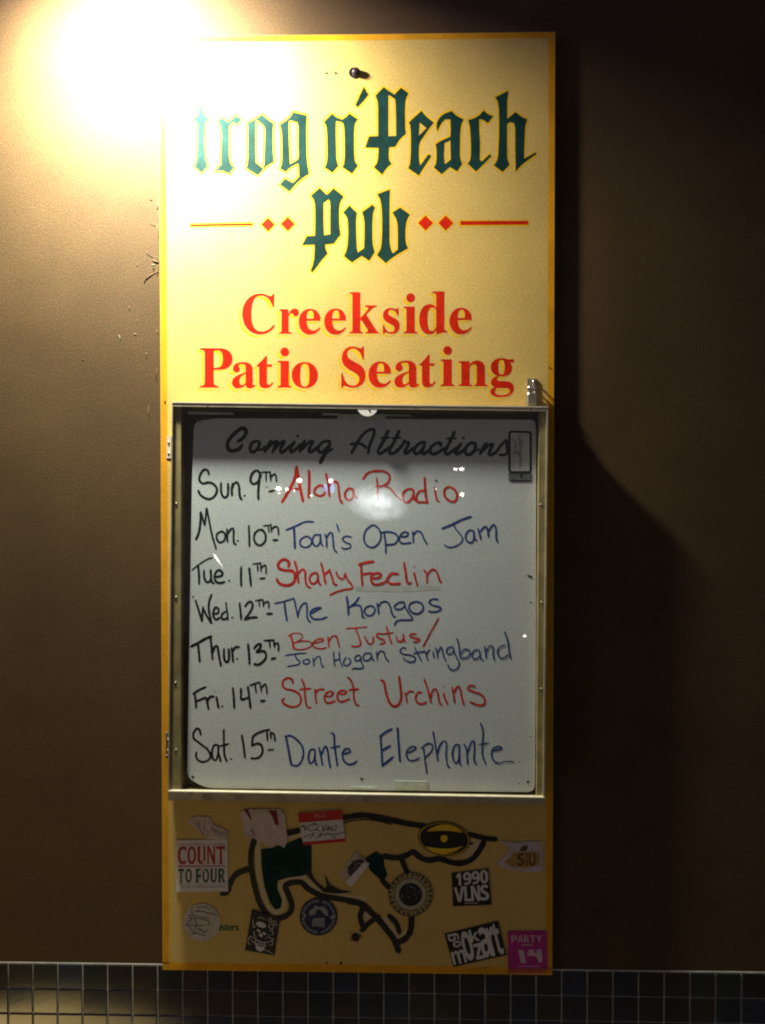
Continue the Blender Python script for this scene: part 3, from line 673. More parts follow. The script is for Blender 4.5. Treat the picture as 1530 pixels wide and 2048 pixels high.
write('fourth day and date in black marker', 'k', [(a4, [[(55,130),(85,220),(120,340)], [(120,340),(125,260),(130,195)], [(130,200),(165,280),(215,360)], [(215,360),(190,240),(190,150),(215,70)],
 [(245,265),(280,255),(285,215),(255,200),(235,240),(235,290),(260,320),(300,300)], [(360,240),(325,260),(315,300),(340,320),(375,300)], (4, [(358,150),(370,230),(380,325)]), (4, dot(423,300)),
 [(495,155),(505,240),(512,320)], [(550,190),(580,150),(615,145),(625,190),(590,260),(545,320)], [(545,320),(610,300),(672,298)], (3.6, [(655,130),(725,120)]), (3.6, [(692,135),(695,190)]),
 (3.8, [(728,120),(735,190)]), (3.8, [(735,165),(765,140),(785,150),(788,205)]), (5, [(768,262),(822,260)])])], w=5.0)
write('fourth act in blue marker', 'b', [(a4, [[(845,160),(920,145),(990,125),(1040,110)], (4.8, [(945,150),(955,240),(970,335)]), [(1040,110),(1060,200),(1080,300)], [(1080,290),(1095,220),(1130,165),(1165,160),(1170,230),(1175,310),(1205,350)],
 [(1215,260),(1270,225),(1310,205),(1260,205),(1210,235),(1205,280),(1240,315),(1310,315),(1370,295)]]),
 (b4, [(5, [(265,65),(280,150),(285,250)]), (4.6, [(390,75),(350,130),(290,175)]), [(300,165),(360,150),(405,165),(420,220),(425,270),(445,275)], [(500,155),(455,180),(445,220),(475,255),(520,250),(550,205),(530,165),(497,156)],
 [(570,130),(580,180),(588,240)], [(580,170),(620,120),(670,120),(700,160),(715,220),(735,265),(755,268)], [(840,120),(790,125),(745,160),(760,190),(810,190),(845,160),(842,122)], [(845,160),(880,220),(925,290),(880,300),(800,300),(760,320),(745,350)],
 [(960,115),(905,135),(890,185),(930,230),(985,235),(1030,195),(1020,140),(965,113)], [(1180,95),(1130,90),(1090,120),(1120,150),(1180,165),(1210,185),(1180,210),(1130,220),(1085,212)]])], w=4.0)
a5, b5, c5 = (370, 1250, .2), (570, 1245, .2), (780, 1245, .2)
write('fifth day and date in black marker', 'k', [(a5, [(6.4, [(60,215),(130,180),(200,140),(265,115)]), [(130,190),(140,280),(148,370)], [(255,120),(265,220),(275,345)], [(270,290),(300,215),(325,220),(340,310),(360,410)],
 [(390,240),(390,310),(400,360),(425,370),(440,330),(437,240)], [(465,230),(475,300),(480,370)], [(475,270),(500,225),(540,220)], (4.2, dot(522,338)), [(630,190),(640,290),(645,390)],
 [(690,235),(720,200),(755,190),(750,230),(715,270),(760,260),(800,270),(810,320),(780,365),(735,395),(690,390)], (4, [(790,155),(890,150)]), (4.2, [(845,160),(850,225)]), (4.2, [(888,150),(895,220)]),
 (4.2, [(895,195),(925,180),(935,205),(935,260)]), (5.4, [(862,338),(905,330)])])], w=5.4)
write('fifth act, upper line, in thin red marker', 'r', [(b5, [(2.6, [(30,135),(80,110),(150,110),(175,145),(140,180),(90,205)]), (5, [(55,125),(75,190),(90,265)]), (3, [(90,205),(170,185),(240,190),(270,220),(230,255),(150,272),(90,262)]),
 (3.4, [(285,210),(340,195),(385,180),(370,160),(310,175),(275,215),(300,250),(360,262),(415,250)]), [(430,145),(435,200),(440,245)], [(440,190),(470,140),(515,140),(530,190),(545,250)],
 (2.8, [(610,60),(700,55),(820,42)]), [(705,60),(730,120),(755,200),(745,232),(700,240),(665,235)], [(795,140),(815,180),(845,215),(880,200),(882,140)],
 [(975,115),(930,110),(915,135),(950,160),(990,175),(990,205),(950,212)], [(1015,40),(1035,120),(1065,210)], (3, [(970,115),(1085,100)]), [(1110,140),(1125,180),(1165,190),(1185,150),(1182,115)], [(1185,150),(1195,180),(1205,192)],
 [(1310,115),(1260,115),(1250,140),(1300,155),(1345,165),(1335,185),(1285,195)], (3.6, [(1535,-45),(1450,110),(1380,240)])])], w=3.8)
write('fifth act, lower line, in thin blue marker', 'b', [(b5, [[(5,330),(80,318),(210,305)], [(95,320),(120,365),(150,395),(130,420),(25,440)], [(210,370),(180,385),(190,410),(225,415),(250,390),(235,370),(207,369)],
 [(280,355),(285,400),(290,435)], [(285,395),(320,345),(350,345),(360,400),(375,445),(387,435)], [(485,295),(490,370),(500,440)], [(540,290),(548,370),(575,440)], [(490,380),(550,365)],
 [(610,350),(585,390),(600,430),(640,420),(655,385),(632,352)], [(740,325),(705,340),(700,375),(740,380),(760,350),(745,326)], [(755,350),(770,410),(785,450),(740,460),(690,458),(672,470)],
 [(850,305),(800,310),(780,350),(800,380),(845,370),(865,330),(855,306)], [(865,335),(875,370),(892,375)], [(915,290),(920,340),(925,375)], [(920,330),(955,285),(990,300),(1010,360),(1040,390)]]),
 (c5, [[(160,258),(130,250),(100,285),(130,315),(200,325),(250,350),(245,385),(200,395),(150,375),(130,350)], [(245,250),(275,310),(315,385)], [(235,310),(290,295),(350,290)], [(345,280),(365,330),(380,380)], [(365,320),(385,280),(402,275)],
 [(430,290),(435,325),(440,355)], (2.4, dot(400,225,3)), [(455,250),(470,300),(478,355)], [(475,300),(510,245),(525,290),(540,350),(560,380)], [(620,240),(575,260),(565,300),(600,315),(635,280),(625,242)],
 [(635,280),(660,340),(690,400),(680,450),(640,475),(595,460),(580,420)], [(670,160),(690,240),(700,350)], [(700,320),(740,270),(785,275),(800,310),(770,350),(705,355)], [(880,270),(835,285),(820,330),(845,365),(890,345),(900,300),(887,272)],
 [(895,310),(905,355),(930,375)], [(945,240),(955,300),(960,355)], [(958,300),(995,235),(1030,250),(1030,310),(1042,378)], [(1150,225),(1100,245),(1075,290),(1095,345),(1140,355),(1180,320)], [(1145,90),(1175,180),(1190,280),(1205,360)]])], w=3.2)
a6, b6 = (370, 1345, .2), (680, 1345, .2)
write('sixth day and date in black marker', 'k', [(a6, [[(95,200),(105,270),(112,355)], (5, [(80,215),(140,175),(210,145)]), [(110,290),(170,265),(205,250)], [(210,250),(225,310),(235,370)], [(222,290),(250,245),(290,240)],
 [(315,245),(325,300),(335,355)], (2.2, dot(298,190,3)), (4.6, dot(372,338)), [(478,155),(488,250),(493,355)], [(560,160),(560,215),(565,268),(640,250)], [(628,140),(642,240),(655,355)],
 (4, [(650,130),(700,110),(748,97)]), (4, [(700,115),(712,200)]), (4, [(748,100),(765,190)]), (4, [(765,150),(800,115),(815,150),(820,215)]), (5.4, [(757,285),(798,280)])])], w=5.2)
write('sixth act in red marker', 'r', [(a6, [(4.8, [(1080,110),(1070,70),(1030,55),(985,80),(975,130),(1010,165),(1080,180),(1140,215),(1160,270),(1140,325),(1080,345),(1010,325),(970,285),(995,260)]),
 [(1165,65),(1190,120),(1200,220),(1210,310),(1230,350),(1260,350)], [(1150,170),(1255,160)], [(1300,165),(1305,240),(1315,310)], [(1305,205),(1340,170),(1390,170)], [(1400,235),(1450,240),(1485,205),(1450,190),(1405,215),(1395,270),(1430,305),(1500,285)]]),
 (b6, [[(0,215),(40,215),(65,190),(20,180),(-20,205),(-25,260),(10,292),(95,265)], [(75,45),(115,90),(135,170),(140,260),(160,320),(190,330)], [(90,175),(185,165)],
 (5.4, [(410,75),(440,100),(460,200),(490,290),(530,335),(580,325),(610,260),(605,150),(590,40)]), (4, [(650,200),(662,250),(670,300)]), (3.6, [(660,230),(690,190),(735,190)]), [(815,200),(780,200),(755,250),(770,295),(810,315),(865,298)],
 [(840,65),(875,160),(910,300)], [(905,260),(925,185),(955,165),(980,220),(995,300),(1020,325)], [(1035,205),(1050,260),(1075,315)], (3, dot(1035,142,3)), [(1120,145),(1135,220),(1145,300)], [(1140,200),(1175,140),(1200,165),(1220,260),(1240,325)],
 [(1350,140),(1300,130),(1280,165),(1330,190),(1400,215),(1445,260),(1440,315),(1380,325),(1300,295)]])], w=4.4)
a7, b7, c7 = (370, 1450, .2), (560, 1450, .2), (740, 1440, .2)
write('seventh day and date in black marker', 'k', [(a7, [[(160,100),(145,50),(120,35),(85,80),(90,135),(150,185),(220,240),(255,300),(240,345),(180,370),(130,350),(110,310),(115,270)],
 [(330,200),(290,205),(270,270),(280,340),(310,350),(330,290),(337,205)], [(335,280),(350,340),(358,368)], [(388,45),(390,200),(395,300),(420,365)], [(350,210),(435,190)], (4.4, dot(460,340)), [(568,100),(585,200),(600,330)],
 [(845,45),(780,60),(720,85),(680,120),(670,210)], [(670,210),(720,185),(765,205),(775,270),(745,320),(700,335),(660,332)], (4.4, [(820,60),(825,155)]), (4.2, [(855,65),(860,135)]), (4.4, [(860,80),(885,85),(895,110),(900,160)]), (3.8, [(830,250),(885,245)])])], w=4.8)
write('seventh act in blue marker', 'b', [(b7, [(5.4, [(60,120),(80,220),(110,380),(125,405)]), [(50,115),(110,110),(170,150),(220,210),(235,280),(220,350),(180,405),(130,405)], [(345,245),(305,250),(285,320),(300,385),(335,360),(350,300),(347,247)],
 [(348,300),(355,370),(370,405)], [(390,225),(410,310),(425,405)], [(415,300),(450,215),(475,250),(490,350),(505,430)], [(510,80),(540,100),(545,200),(560,310),(575,410)], (3.6, [(505,230),(600,210)]),
 [(640,290),(700,270),(690,240),(650,245),(625,290),(640,360),(690,395),(740,385),(768,362)]]),
 (c7, [(4.8, [(105,160),(115,300),(125,465)]), (5.4, [(100,165),(160,120),(220,90)]), (5.4, [(120,305),(205,258)]), (5.4, [(125,455),(232,370)]), (5, [(275,80),(285,220),(300,415)]),
 (3.6, [(375,330),(440,300),(460,275),(420,265),(375,300),(365,350),(390,400),(440,405),(495,380)]), (3.6, [(510,285),(570,240),(620,245),(620,300),(580,350),(545,380)]), (3.6, [(535,280),(550,400),(570,540)]),
 (3.8, [(630,115),(650,230),(680,410)]), (3.8, [(675,340),(700,250),(740,210),(765,240),(760,350),(775,450),(800,482)]), (4, [(890,245),(850,255),(825,320),(835,400),(865,430),(890,380),(893,247)]), (4, [(893,350),(898,420),(912,460)]),
 (4, [(940,240),(965,300),(978,445)]), (4, [(975,330),(1010,225),(1040,215),(1045,300),(1040,400),(1065,445)]), (3.8, [(1105,30),(1130,110),(1125,230),(1125,350),(1160,445)]), (3.4, [(1090,245),(1185,230)]),
 (3.8, [(1225,310),(1290,295),(1320,280),(1280,265),(1230,290),(1215,340),(1240,410),(1290,435)]), (2.6, [(1290,435),(1360,415),(1440,420)])])], w=4.6)
h1, h2, h3 = (440, 840, .2), (690, 840, .13072), (870, 840, .13072)
write('brush script heading printed in near black', 'k', [(h1, [
 (8, [(180,215),(230,180),(260,130),(250,90),(215,85),(150,130),(90,200),(75,260),(100,305),(150,305),(195,285),(220,250)]), [(370,210),(320,230),(300,290),(320,320),(360,305),(395,250),(385,212)], (5, [(370,300),(420,295),(450,262)]),
 [(510,205),(480,260),(445,320)], [(460,300),(510,245),(560,210)], [(575,212),(550,265),(525,325)], [(535,305),(590,240),(640,208)], [(648,215),(605,290),(612,325),(650,305),(720,245)],
 [(745,215),(705,290),(712,322),(760,290),(810,240)], (8, dot(777,160,3)), [(850,205),(820,260),(795,320)], [(810,300),(870,240),(920,210)], [(935,212),(892,290),(900,322),(950,295),(985,262)],
 (6, [(1105,215),(1040,215),(992,260),(985,310),(1010,325),(1060,290),(1100,240)]), (8, [(1100,240),(1060,320),(1010,410),(1003,430)]), (6, [(1060,330),(1125,290)])]),
 (h2, [(6.4, [(100,510),(160,400),(230,280),(320,180),(420,140),(450,160),(430,260),(380,380),(355,510)]), (6, [(85,375),(180,355),(260,375),(330,430)]), [(660,160),(590,320),(520,440),(510,500),(545,515),(640,450),(700,410)], (5, [(550,275),(680,272)]),
 [(830,165),(770,300),(690,440),(685,500),(720,520),(800,470),(880,380),(908,322)], (5, [(720,280),(855,270)]), [(905,310),(930,340),(980,345),(960,400),(915,480),(925,515),(970,490),(1060,420)],
 [(1235,345),(1170,345),(1090,400),(1060,470),(1080,518),(1130,505),(1200,430)], [(1215,380),(1190,460),(1185,510),(1215,515),(1290,460)], [(1460,400),(1460,352),(1400,355),(1320,410),(1300,480),(1340,520),(1400,510),(1530,430)]]),
 (h3, [[(300,175),(250,290),(180,430),(155,500),(180,525),(250,490),(340,420)], (5, [(180,285),(320,280)]), (5, [(140,430),(100,465),(40,505)]), [(400,360),(350,440),(315,500),(335,525),(400,490),(470,430)], (7.6, dot(437,275,4)),
 [(600,350),(540,355),(480,410),(460,480),(490,530),(550,520),(610,450),(620,380),(605,352)], (5, [(610,470),(680,450)]), [(790,355),(740,420),(690,520)], [(720,480),(800,400),(880,360)], [(890,370),(850,450),(825,520),(860,535),(940,490)],
 (6, [(940,490),(1000,400),(1090,305)]), (6.4, [(1095,310),(1100,400),(1110,480),(1080,530),(990,535)])])], name='heading', w=6.8, m=M_PRINT)
# printed box with a worn crest at the top right corner
g = G(); Q = lambda p: T(870, 840, .13072, p)
g.ribbon(round_poly(Q([(1138,178),(1465,185),(1466,800),(1140,800)]), 5), 4.6, DW + 0.0003, closed=True, smooth=False, jit=.1)
g.fill(round_poly(Q([(1126,806),(1480,812),(1478,942),(1130,940)]), 3), DW + 0.0008)
o = g.build('printed_box', M_PRINT, wb); o['label'] = 'narrow printed box with the country name under it'
g = G()
for i, ch in enumerate('ENGLAND'):
    put(g, ch, 'sans', T(870, 840, .13072, [(1142 + i * 48, 826), (1142 + i * 48 + 42, 828), (1142 + i * 48 + 42, 918), (1142 + i * 48, 915)]), DW + 0.0012)
g.build('lettering', M_GREY, wb)
g = G()
M_FAINT = mat('faded_crest', (0.46, 0.42, 0.44), rough=0.5, vary=0.3, vscale=80)
for st in ([(1290,230),(1300,400),(1310,620)], [(1200,300),(1240,360),(1230,450),(1270,520)], [(1260,300),(1330,330),(1300,420)], [(1200,520),(1250,480),(1300,560),(1330,620)], [(1310,640),(1300,740)]):
    g.ribbon(Q(st), 5, DW + 0.0003)
g.build('worn_crest', M_FAINT, wb)
# pin marks and eraser smudges
g = G()
for x, y, r in ((386, 1193, 2), (400, 845, 1.6), (386, 1554, 3), (723.5, 1558, 3), (1056, 1564, 3.2), (1038, 1567, 1.6), (1062, 1205, 2), (1059, 1153, 2.2), (1062, 1473, 1.4), (872, 961, 2.4), (1039, 1524, 1.5)):
    g.disc(x, y, r, r * .8, DW + 0.0004, 9)
g.ribbon([(1055, 1151), (1064, 1154)], 3.6, DW + 0.0005)
g.build('pin_hole', M_INK_K, wb)
M_SM = mat('eraser_smudge', (0.60, 0.61, 0.64), rough=0.4, vary=0.12, vscale=50)
g = G(); g.fill(round_poly([(706, 1172), (880, 1172), (884, 1180), (800, 1184), (712, 1182)], 4), DW + 0.00012); g.build('eraser_smudge', M_SM, wb)
# strips of tape along the top and bottom edges
for pts in ([(376, 823), (467, 825), (467, 829.5), (376, 828.5)], [(644, 826), (676, 826.5), (676, 831), (644, 830)], [(675, 827.5), (771, 828.5), (771, 841.5), (675, 841)], [(770, 828.5), (822, 830), (822, 832.5), (770, 832)],
            [(701, 1574), (752, 1575), (752, 1580), (701, 1579.5)], [(789, 1562), (855, 1563), (855, 1580), (789, 1580)]):
    pr(pts, 0.0332, 0.0345, 'tape', M_TAPE, wb)
g = G(); g.fill([(745, 841.6), (771, 841.6), (770, 859), (752, 856)], DW + 0.0002); g.build('tape_residue', mat('bluish_tape', (0.60, 0.64, 0.78), rough=0.3), wb)
# scratches on the door
g = G()
M_SCR = mat('scratch', (0.75, 0.78, 0.75), rough=0.4)
for st, w in (([(920, 1123), (960, 1119), (1005, 1114)], .7), ([(1055, 1250), (1068, 1243)], .9), ([(412, 1240), (432, 1262), (440, 1275)], .8), ([(1025, 1372), (1066, 1366)], .8), ([(535, 960), (545, 966)], .6), ([(963, 1266), (970, 1261)], 1.5)):
    g.ribbon(st, w, DG + 0.0001)
g.build('scratch', M_SCR, case)

# ================================================================ stickers on the lower board
SF = T0 + 0.0022
def uvq(q, u0, v0, u1, v1):
    def f(u, v): return ((q[0][0] * (1 - u) + q[1][0] * u) * (1 - v) + (q[3][0] * (1 - u) + q[2][0] * u) * v, (q[0][1] * (1 - u) + q[1][1] * u) * (1 - v) + (q[3][1] * (1 - u) + q[2][1] * u) * v)
    return [f(u0, v0), f(u1, v0), f(u1, v1), f(u0, v1)]
def uvp(q, pts): return [uvq(q, u, v, u, v)[0] for u, v in pts]
def sticker(label, outline, m, d0=T0 + 0.0004, d1=SF, name='sticker'):
    cx = sum(p[0] for p in outline) / len(outline); cy = sum(p[1] for p in outline) / len(outline)
    e = thing(name, label, 'sticker', tuple(P(cx, cy, d0)), 'stickers stuck over the foot of the sign')
    g = G(); g.prism(outline, d0, d1); g.build('paper', m, e)
    return e
def ell(x, y, rx, ry, n=40, rot=0):
    return [(x + rx * math.cos(a) * math.cos(rot) - ry * math.sin(a) * math.sin(rot), y + rx * math.cos(a) * math.sin(rot) + ry * math.sin(a) * math.cos(rot)) for a in (2 * math.pi * i / n for i in range(n))]
def rag(pts, amp=1.2, step=3.0):
    out = []; n = len(pts)
    for i in range(n):
        a, b = pts[i], pts[(i + 1) % n]; L = math.hypot(b[0] - a[0], b[1] - a[1]); k = max(1, int(L / step))
        for j in range(k):
            t = j / k; out.append((a[0] + (b[0] - a[0]) * t + random.uniform(-amp, amp), a[1] + (b[1] - a[1]) * t + random.uniform(-amp, amp)))
    return out
D1 = SF + 0.0003
U = lambda p: T(340, 1610, .16993, p)
# 1 worn residue
e = sticker('faded scrap of a peeled white sticker above the red and green one', rag(U([(205,205),(260,140),(480,140),(500,230),(600,260),(690,330),(680,410),(560,415),(450,400),(360,330),(290,260)]), .9), M_RESIDUE)
g = G()
for st in ([(330,190),(360,300),(400,360)], [(420,170),(400,260),(450,320)], [(470,260),(540,330),(600,380)], [(280,210),(340,250)], [(500,290),(640,340)]): g.ribbon(U(st), 1.3, D1)
g.build('faded_print', M_PURPLE, e)
# 2 count to four
q = U([(78,415),(676,412),(684,1018),(76,1025)])
e = sticker('square white sticker with COUNT TO FOUR in red and green block capitals', q, M_PAPER)
g = G(); g.fill(uvq(q, .03, .075, .96, .087), D1); g.fill(uvq(q, .02, .492, .96, .515), D1)
for i, ch in enumerate('COUNT'):
    put(g, ch, 'serif', uvq(q, .02 + i * .19, .115, .02 + i * .19 + .175, .465), D1 + .0001)
    put(g, ch, 'sans', uvq(q, .03 + i * .19, .115, .03 + i * .19 + .155, .465), D1 + .00016)
g.build('lettering', M_MAROON if False else mat('faded_red_print', (0.40, 0.03, 0.035), rough=.55, fine=.15), e)
g = G()
for (ch, u0, u1) in (('T', .03, .145), ('O', .17, .30), ('F', .37, .49), ('O', .505, .635), ('U', .655, .79), ('R', .805, .95)):
    put(g, ch, 'serif', uvq(q, u0, .55, u1, .825), D1); put(g, ch, 'sans', uvq(q, u0 + .008, .55, u1 - .008, .825), D1 + .00006)
g.build('lettering', mat('faded_green_print', (0.015, 0.085, 0.055), rough=.55, fine=.15), e)
g = G(); g.fill(uvq(q, .03, .853, .97, .862), D1)
for i in range(24): g.fill(uvq(q, .08 + i * .036, .885, .08 + i * .036 + random.uniform(.016, .028), .925), D1)
g.build('small_print', M_GREY, e)
g = G(); g.fill(rag(U([(380,650),(420,660),(415,770),(360,810),(340,780),(375,740)]), .6), D1 + .0003); g.build('tear', M_RESIDUE, e)
# 3 torn with maroon wedges
o3 = U([(830,80),(900,52),(1300,50),(1350,120),(1370,300),(1385,420),(1345,510),(1290,470),(1250,450),(1205,505),(1160,490),(1090,440),(1000,400),(880,370),(860,220)])
e = sticker('torn pinkish white sticker with two maroon wedges at its top', rag(o3, 1.0), M_RESIDUE if False else mat('torn_paper', (0.58, 0.47, 0.45), rough=.7, vary=.15, vscale=60, fine=.15, dark=(0.5, 0.36, 0.2), dscale=45, dthr=.58, damt=.6), d1=SF + .0002)
g = G(); g.fill(U([(870,52),(920,52),(967,180),(945,172)]), D1 + .0003); g.fill(U([(1155,62),(1255,62),(1280,215),(1262,245),(1235,225),(1210,150)]), D1 + .0003); g.build('wedge', M_MAROON, e)
g = G()
for st in ([(980,255),(960,290),(985,300)], [(945,310),(990,330),(960,360)], [(950,290),(1000,345)]): g.ribbon(U(st), 1.1, D1 + .0003)
g.build('pen_mark', M_PURPLE, e)
# 4 name tag
V = lambda p: T(580, 1610, .16993, p)
q = V([(90,95),(610,58),(652,430),(158,476)])
e = sticker('red and white name tag sticker with a black scribble', q, M_PAPER, d1=SF + .0004)
d4 = D1 + .0004
M_TAGRED = mat('tag_red', (0.52, 0.02, 0.02), rough=.5, fine=.15)
g = G(); g.fill(uvq(q, 0, 0, 1, .30), d4); g.fill(uvq(q, 0, .90, 1, 1), d4); g.build('red_band', M_TAGRED, e)
g = G()
for i, ch in enumerate('HELLO'): put(g, ch, 'sans', uvq(q, .36 + i * .055, .07, .36 + i * .055 + .045, .2), d4 + .0002)
g.build('lettering', mat('pink_print', (0.62, 0.22, 0.22), rough=.5), e)
g = G()
for st in ([(130,260),(170,250),(175,300),(200,250)], [(300,215),(230,240),(215,290),(270,300),(330,260),(310,225),(260,250)], [(310,290),(350,310)], [(370,240),(395,290),(380,310),(430,220)], [(400,300),(460,250),(440,300),(490,255),(480,310)],
           [(500,250),(550,240),(530,290),(490,290)], [(150,390),(240,345),(280,335),(230,400)], [(310,400),(370,330),(350,390)], [(385,330),(400,360),(440,330),(480,355)], [(470,355),(560,340),(640,322)], [(500,375),(540,390),(500,370)], [(120,255),(180,235)]):
    g.ribbon(V(st), 1.7, d4 + .0002)
g.build('scribble', M_INK_K, e)
# 5 tilted white and black sticker
q = V([(770,548),(936,692),(722,962),(572,820)])
e = sticker('tilted square sticker with a dark round patch and a bright torn edge', rag(q, .5), mat('greyish_paper', (0.44, 0.36, 0.29), rough=.6, vary=.15, vscale=60, fine=.15))
g = G(); g.fill(rag(V([(720,850),(680,800),(685,730),(740,660),(820,635),(870,650),(880,690)]), .5), D1); g.build('dark_patch', M_PURPLE if False else mat('plum_print', (0.045, 0.03, 0.04), rough=.5, fine=.2), e)
g = G(); g.fill(rag(V([(935,690),(722,962),(650,915),(870,670)]), .5), D1 + .0003); g.build('torn_edge', M_PAPER, e)
g = G(); g.ribbon(V([(760,720),(800,690),(840,690)]), 1.2, D1 + .0003); g.ribbon(V([(740,760),(790,730)]), 1.2, D1 + .0003); g.build('pale_print', M_GREY, e)
# 6 oval emblem: plain generic bird in black on yellow
W = lambda p: T(820, 1620, .18954, p)
ox, oy = W([(360, 304)])[0]; rx, ry, ro = 281 * .18954, 178 * .18954, R(7)
e = sticker('oval black and yellow emblem sticker over the drawn snout', ell(ox, oy, rx, ry, 48, ro), M_BLACK, d1=SF + .0002)
g = G(); g.disc(ox, oy, rx * .955, ry * .94, D1 + .0001, 48, ro, hole=.965)
g.build('ring', M_GOLD, e)
g = G()
for pts in ([(175,225),(230,185),(300,160),(370,150),(450,165),(520,200),(560,240),(470,225),(360,215),(250,222)],
            [(165,385),(250,400),(360,408),(470,402),(560,380),(500,425),(430,455),(350,468),(270,455),(210,425)], [(330,275),(360,262),(392,276),(400,308),(378,338),(345,340),(322,310)]):
    g.fill(soften(W(pts)), D1 + .0002)
g.build('yellow_patch', M_GOLD, e)
# 7 1990 VLNS
q = W([(438,668),(828,620),(860,1000),(455,1017)])
e = sticker('black square sticker with 1990 VLNS in white block lettering', q, M_BLACK)
g = G()
for i, ch in enumerate('1990'): put(g, ch, 'sans', uvq(q, .08 + i * .225 + (0.03 if ch == '1' else 0), .02, .08 + i * .225 + (.15 if ch == '1' else .205), .39), D1)
for i, ch in enumerate('VLNS'): put(g, ch, 'sans', uvq(q, [.04, .31, .49, .73][i], .43, [.30, .47, .71, .94][i], .87), D1)
for i in range(9): g.fill(uvq(q, .3 + i * .04, .915, .325 + i * .04, .945), D1)
for i, ch in enumerate('1990'): put(g, ch, 'sans', uvq(q, .095 + i * .225 + (0.03 if ch == '1' else 0), .02, .095 + i * .225 + (.15 if ch == '1' else .205), .39), D1 + 4e-5)
for i, ch in enumerate('VLNS'): put(g, ch, 'sans', uvq(q, [.055, .325, .505, .745][i], .43, [.315, .485, .725, .955][i], .87), D1 + 4e-5)
g.build('lettering', M_PAPER, e)
# 8 torn gold one
e = sticker('torn scrap of a white and gold sticker near the right edge', rag(W([(950,330),(1110,345),(1210,335),(1390,335),(1400,450),(1395,650),(1230,655),(1000,620),(905,570),(1000,480),(1060,430)]), 1.1), mat('torn_lilac_paper', (0.50, 0.42, 0.44), rough=.7, vary=.2, vscale=60, fine=.15, dark=(0.5, 0.36, 0.2), dscale=40, dthr=.52, damt=.8))
g = G(); g.fill(rag(W([(1000,545),(1060,500),(1100,445),(1370,440),(1372,580),(1290,600),(1225,612),(1060,598)]), .7), D1); g.build('gold_patch', mat('dull_gold', (0.42, 0.24, 0.05), rough=.6, vary=.2, vscale=90), e)
g = G()
for i, ch in enumerate('SIU'): put(g, ch, 'sans', W([(1135 + [0, 85, 120][i], 455), (1205 + [0, 38, 120][i], 455), (1205 + [0, 38, 120][i], 585), (1135 + [0, 85, 120][i], 590)]), D1 + .0003)
g.fill(rag(W([(1150,435),(1185,380),(1250,375),(1225,438)]), .5), D1 + .0003); g.build('dark_print', mat('brown_print', (0.10, 0.055, 0.02), rough=.6), e)
# 9 go kart mozart
q = T(870, 1820, .15686, [(122,310),(803,142),(912,575),(232,728)])
e = sticker('tilted black sticker with white lower case lettering in a jumble of sizes', q, M_BLACK)
g = G()
rot90 = lambda Q4: [Q4[3], Q4[0], Q4[1], Q4[2]]
for ch, a, b, c, d_ in (('m', .02, .55, .27, .95), ('o', .26, .05, .44, .93), ('k', .43, .05, .60, .42), ('z', .45, .48, .60, .95), ('a', .58, .06, .76, .95), ('r', .75, .10, .87, .95), ('t', .85, .05, .97, .95)):
    put(g, ch, 'sans', uvq(q, a, b, c, d_), D1 + (ord(ch) % 7) * 3e-5)
put(g, 'g', 'sans', rot90(uvq(q, .04, .04, .24, .26)), D1 + .0002); put(g, 'o', 'sans', rot90(uvq(q, .10, .27, .25, .46)), D1 + .0002)
g.build('lettering', M_PAPER, e)
# 10 party sticker
q = T(870, 1820, .15686, [(927,272),(1428,268),(1432,800),(932,806)])
e = sticker('magenta square sticker with PARTY in pale capitals in the bottom right corner', round_poly(q, 4), M_MAGENTA)
g = G(); g.fill(uvq(q, .01, .90, .99, .985), D1); g.build('orange_band', mat('orange_print', (0.42, 0.10, 0.03), rough=.5, vary=.2, vscale=60), e)
g = G()
for i, ch in enumerate('PARTY'): put(g, ch, 'sans', uvq(q, .09 + i * .16, .10 , .09 + i * .16 + .14, .27), D1)
for i in range(6): g.fill(uvq(q, .36 + i * .05, .31, .39 + i * .05, .35), D1)
g.fill(uvp(q, [(.26,.46),(.30,.44),(.40,.46),(.46,.76),(.34,.77)]), D1); g.fill(uvp(q, [(.54,.44),(.66,.44),(.68,.52),(.74,.53),(.74,.44),(.84,.42),(.88,.60),(.87,.74),(.78,.75),(.72,.60),(.48,.58)]), D1)
g.fill(uvq(q, .26, .835, .84, .85), D1)
g.build('lettering', mat('pale_pink_print', (0.60, 0.42, 0.48), rough=.5), e)
# 11 round scribbled
X = lambda p: T(350, 1780, .14379, p)
cx, cy = X([(370, 455)])[0]
e = sticker('round greyish white sticker covered in purple pen scribbles', rag(ell(cx, cy, 258 * .14379, 262 * .14379, 26), .5, 6), mat('rubbed_paper', (0.52, 0.47, 0.42), rough=.7, vary=.15, vscale=60, fine=.15, dark=(0.5, 0.36, 0.2), dscale=55, dthr=.6, damt=.6))
g = G()
for st in ([(300,240),(400,235),(500,275)], [(280,290),(420,310),(590,345)], [(180,350),(300,365),(480,400)], [(180,385),(330,400),(460,430),(470,490)], [(240,390),(200,440),(150,500)], [(270,400),(300,480),(280,540)], [(150,490),(290,490),(420,490)],
           [(200,500),(240,570),(300,600),(410,630),(400,590),(330,530)], [(240,620),(290,600)], [(320,540),(420,585),(460,545)], [(230,270),(240,330)], [(300,290),(390,300),(410,280)]):
    g.ribbon(X(st), 1.7, D1)
g.build('scribble', M_PURPLE, e)
